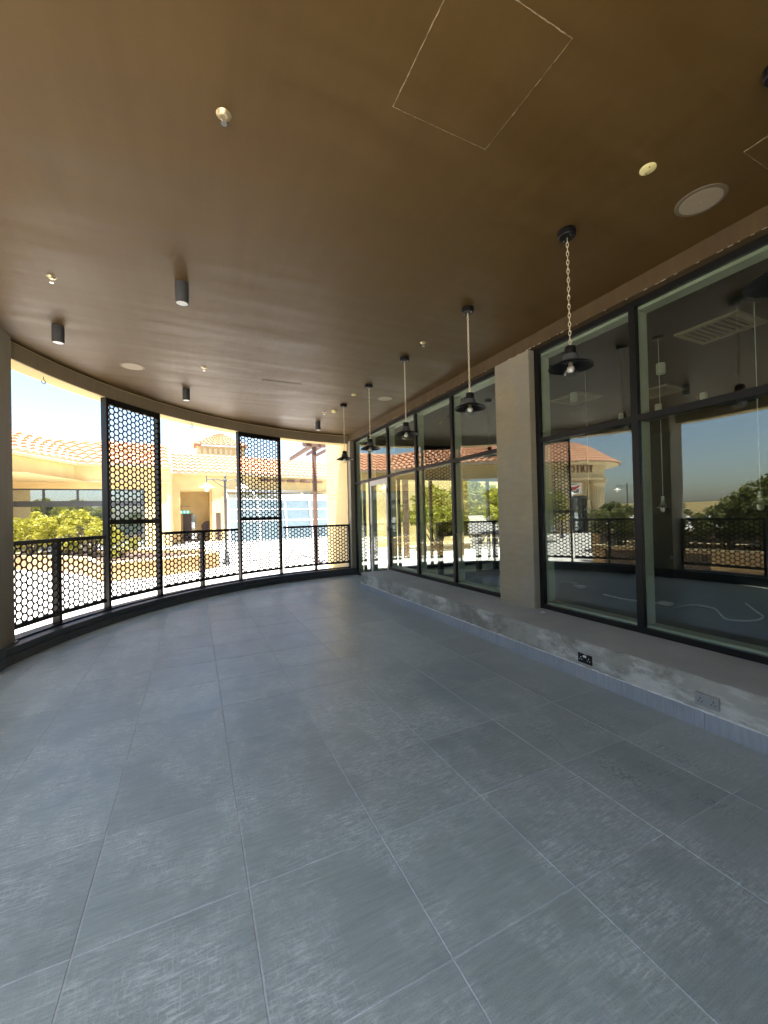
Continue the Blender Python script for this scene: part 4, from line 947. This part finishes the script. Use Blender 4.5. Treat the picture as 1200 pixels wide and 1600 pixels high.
# ---------------------------------------------------------------- planters and greenery
def planter(label, poly, hgt, closed=True):
    cxp = sum(p[0] for p in poly) / len(poly); cyp = sum(p[1] for p in poly) / len(poly)
    t = empty('planter', (cxp, cyp, -0.1), label, 'planter', 'low planters in the courtyard')
    inner = [tuple(Vector((cxp, cyp)) + (Vector(p) - Vector((cxp, cyp))) * (1 - 0.28 / max(0.6, (Vector(p) - Vector((cxp, cyp))).length))) for p in poly]
    n = len(poly); vs = [(x, y, -0.1) for x, y in poly] + [(x, y, hgt) for x, y in poly] + [(x, y, hgt) for x, y in inner] + [(x, y, -0.1) for x, y in inner]
    fs = [(j * n + k, j * n + (k + 1) % n, (j + 1) * n + (k + 1) % n, (j + 1) * n + k) for j in range(3) for k in range(n)]
    MB().add(vs, fs).build('wall', 'planter_stone', t)
    MB().prism([tuple(Vector((cxp, cyp)) + (Vector(p) - Vector((cxp, cyp))) * 0.99) for p in inner], -0.1, hgt - 0.08).build('soil', 'soil', t)
    cop = [tuple(Vector((cxp, cyp)) + (Vector(p) - Vector((cxp, cyp))) * (1 + 0.05 / max(0.6, (Vector(p) - Vector((cxp, cyp))).length))) for p in poly]
    vs = [(x, y, hgt + .002) for x, y in cop] + [(x, y, hgt + 0.05) for x, y in cop] + [(x, y, hgt + 0.05) for x, y in inner] + [(x, y, hgt + .002) for x, y in inner]
    fs = [(j * n + k, j * n + (k + 1) % n, ((j + 1) % 4) * n + (k + 1) % n, ((j + 1) % 4) * n + k) for j in range(4) for k in range(n)]
    MB().add(vs, fs).build('coping', 'trim_cream', t)
planter('curved tan stone planter beyond the railing between column and street lamp', [(-2.3, 13.3), (-1.1, 13.6), (0.1, 14.3), (0.75, 15.2), (0.3, 16.8), (-1.8, 18.9), (-4.4, 20.3), (-6.2, 20.4), (-6.6, 19.5), (-4.9, 18.0), (-3.3, 15.8)], 0.38)
a_p = [tuple(pc(a, 8.45)[:2]) for a in range(148, 226, 6)] + [tuple(pc(a, 10.8)[:2]) for a in range(224, 147, -6)]
planter('long curved stone planter round the terrace, mirrored in the right hand windows', a_p, 0.42)

a_p = [tuple(pc(a, 12.4)[:2]) for a in range(146, 226, 6)] + [tuple(pc(a, 13.6)[:2]) for a in range(224, 145, -6)]
planter('higher stone planter behind the curved one, mirrored in the right hand windows', a_p, 0.75)
LEAF = {}
def foliage(name, mat, clumps, n, size, seed, stems):
    rr = random.Random(seed); vs, fs = [], []
    tot = sum(c[3] ** 2 for c in clumps)
    for (x, y, z, r) in clumps:
        for _ in range(int(n * r * r / tot)):
            while True:
                d = Vector((rr.uniform(-1, 1), rr.uniform(-1, 1), rr.uniform(-1, 1)))
                if 0.05 < d.length < 1: break
            d = d * (d.length ** -0.55) * (1 + 0.12 * rr.gauss(0, 1)); p = Vector((x, y, z)) + Vector((d.x * r, d.y * r, d.z * r * 0.8))
            if p.z < 0.15: continue
            u = Vector((rr.uniform(-1, 1), rr.uniform(-1, 1), rr.uniform(-0.5, 0.7))).normalized(); v = u.cross(Vector((rr.uniform(-1, 1), rr.uniform(-1, 1), rr.uniform(-1, 1)))).normalized()
            s = size * rr.uniform(0.6, 1.35); b = len(vs); w_ = u.cross(v) * s * 0.18
            vs += [p - u * s, p + v * s * 0.45 + w_, p + u * s, p - v * s * 0.45 + w_]; fs += [(b, b + 1, b + 2), (b, b + 2, b + 3)]
    me = bpy.data.meshes.new(name); me.from_pydata([tuple(p) for p in vs], [], fs); me.materials.append(MAT[mat])
    m = MB()
    for (x, y, z, r) in stems: 
        pts = [(x * 0.1, y * 0.1, 0), (x * 0.35 + rr.uniform(-.08, .08), y * 0.35, z * 0.45), (x, y, z)]
        m.tube(pts, [0.05 * r, 0.035 * r, 0.010], 6)
    return me, m.mesh('stems', 'bark')
def clumps_for(seed, n, wd, h0, h1, r0, r1):
    rr = random.Random(seed); out = []
    for _ in range(n):
        a = rr.uniform(0, 6.28); q = wd * math.sqrt(rr.random()); out.append((q * math.cos(a), q * math.sin(a), rr.uniform(h0, h1) * (1 - 0.3 * q / wd), rr.uniform(r0, r1)))
    return out
bA = clumps_for(1, 40, 1.05, 0.5, 1.95, 0.11, 0.30); bB = clumps_for(2, 40, 1.15, 0.4, 1.9, 0.11, 0.30)
tA = clumps_for(3, 60, 1.6, 1.2, 3.2, 0.16, 0.5); tB = clumps_for(4, 60, 1.8, 1.0, 2.95, 0.16, 0.5)
MESH = {'a': foliage('crown', 'leaf_yellow', bA, 3600, 0.062, 11, [(*c[:3], 0.4) for c in bA[:24]]), 'b': foliage('crown', 'leaf_yellow', bB, 3600, 0.062, 12, [(*c[:3], 0.4) for c in bB[:24]]),
        'c': foliage('crown', 'leaf_green', tA, 6500, 0.10, 13, [(*c[:3], 1.0) for c in tA[:12]]), 'd': foliage('crown', 'leaf_green', tB, 6500, 0.10, 14, [(*c[:3], 1.0) for c in tB[:12]]),
        'e': foliage('crown', 'leaf_yellow', tA, 6500, 0.10, 15, [(*c[:3], 1.0) for c in tA[:12]])}
def plant(nm, kind, x, y, z, s, rz, label, group):
    t = empty(nm, (x, y, z), label, 'bush' if nm == 'bush' else 'tree', group); t.rotation_euler = (0, 0, rz); t.scale = (s, s, s)
    link('trunk' if nm == 'tree' else 'stems', MESH[kind][1], t); link('crown', MESH[kind][0], t); return t
for k, (kd, x, y, s, lb) in enumerate((('a', -5.6, 19.4, 1.05, 'yellow-green bush in the planter next to the left column'), ('b', -4.5, 19.0, 1.12, 'tallest yellow-green bush in the planter left of the first screen'),
                                     ('a', -3.4, 17.9, 0.95, 'low yellow-green bush in the planter partly behind the first tall screen'), ('b', -2.3, 16.6, 0.5, 'small yellow-green bush behind the first tall screen'), ('a', -6.9, 21.3, 1.0, 'yellow-green bush behind the left column'))):
    plant('bush', kd, x, y, 0.28 if k < 4 else -0.1, s * 0.93, 1.3 * k, lb, 'yellow-green bushes in the planters')
for k, (kd, a, r, s, lb) in enumerate((('c', 152, 9.7, 0.50, 'green bushy tree below the turret, mirrored beside the first mullion'), ('d', 160, 9.9, 0.50, 'green bushy tree mirrored behind the terrace column'), ('c', 168.5, 9.7, 0.48, 'green bushy tree mirrored just right of the column'),
                                     ('d', 176, 9.7, 0.74, 'tallest green bushy tree mirrored in the right hand window'), ('c', 184, 9.9, 0.80, 'green bushy tree mirrored at the right picture edge'), ('d', 193, 9.8, 0.8, 'green bushy tree in planter behind the viewer'))):
    p = pc(a, r); plant('tree', kd, p.x, p.y, 0.3, s, 2.1 * k, lb, 'green bushy trees in the curved planter')
for k, (x, y, s, lb) in enumerate(((-9.0, 17.2, 1.2, 'yellow-green courtyard tree mirrored left of the pillar'), (-10.6, 18.6, 1.2, 'yellow-green courtyard tree farther back, mirrored in the far windows'))):
    plant('tree', 'e', x, y, -0.1, s, k, lb, 'courtyard trees before the wing')
# court behind the shop, seen through both glazed walls
for k, (x, y, sc_, lb) in enumerate(((10.6, 16.4, 1.0, 'leafy tree in the rear court, leftmost through the far windows'), (12.6, 16.1, 1.1, 'leafy tree in the rear court seen through the pane left of the pillar'), (14.8, 16.6, 1.05, 'leafy tree in the rear court nearest the pillar'))):
    plant('tree', 'e', x, y, -0.1, sc_, k * 1.7, lb, 'leafy trees in the rear court')
rw = MB().box(6.4, 24, 19.0, 19.3, -0.1, 4.2).build('court_wall', 'stucco_pale'); tag(rw, 'yellow rendered wall of the rear court behind the trees', 'wall')
# low buildings and wall closing the far side of the square
db = MB().box(-140, -110, 35, 110, -0.1, 3.5).box(-122, -109, 10, 35, -0.1, 2.9).build('distant_building', 'stucco_pale'); tag(db, 'low tan building far across the square, mirrored at the horizon', 'building')
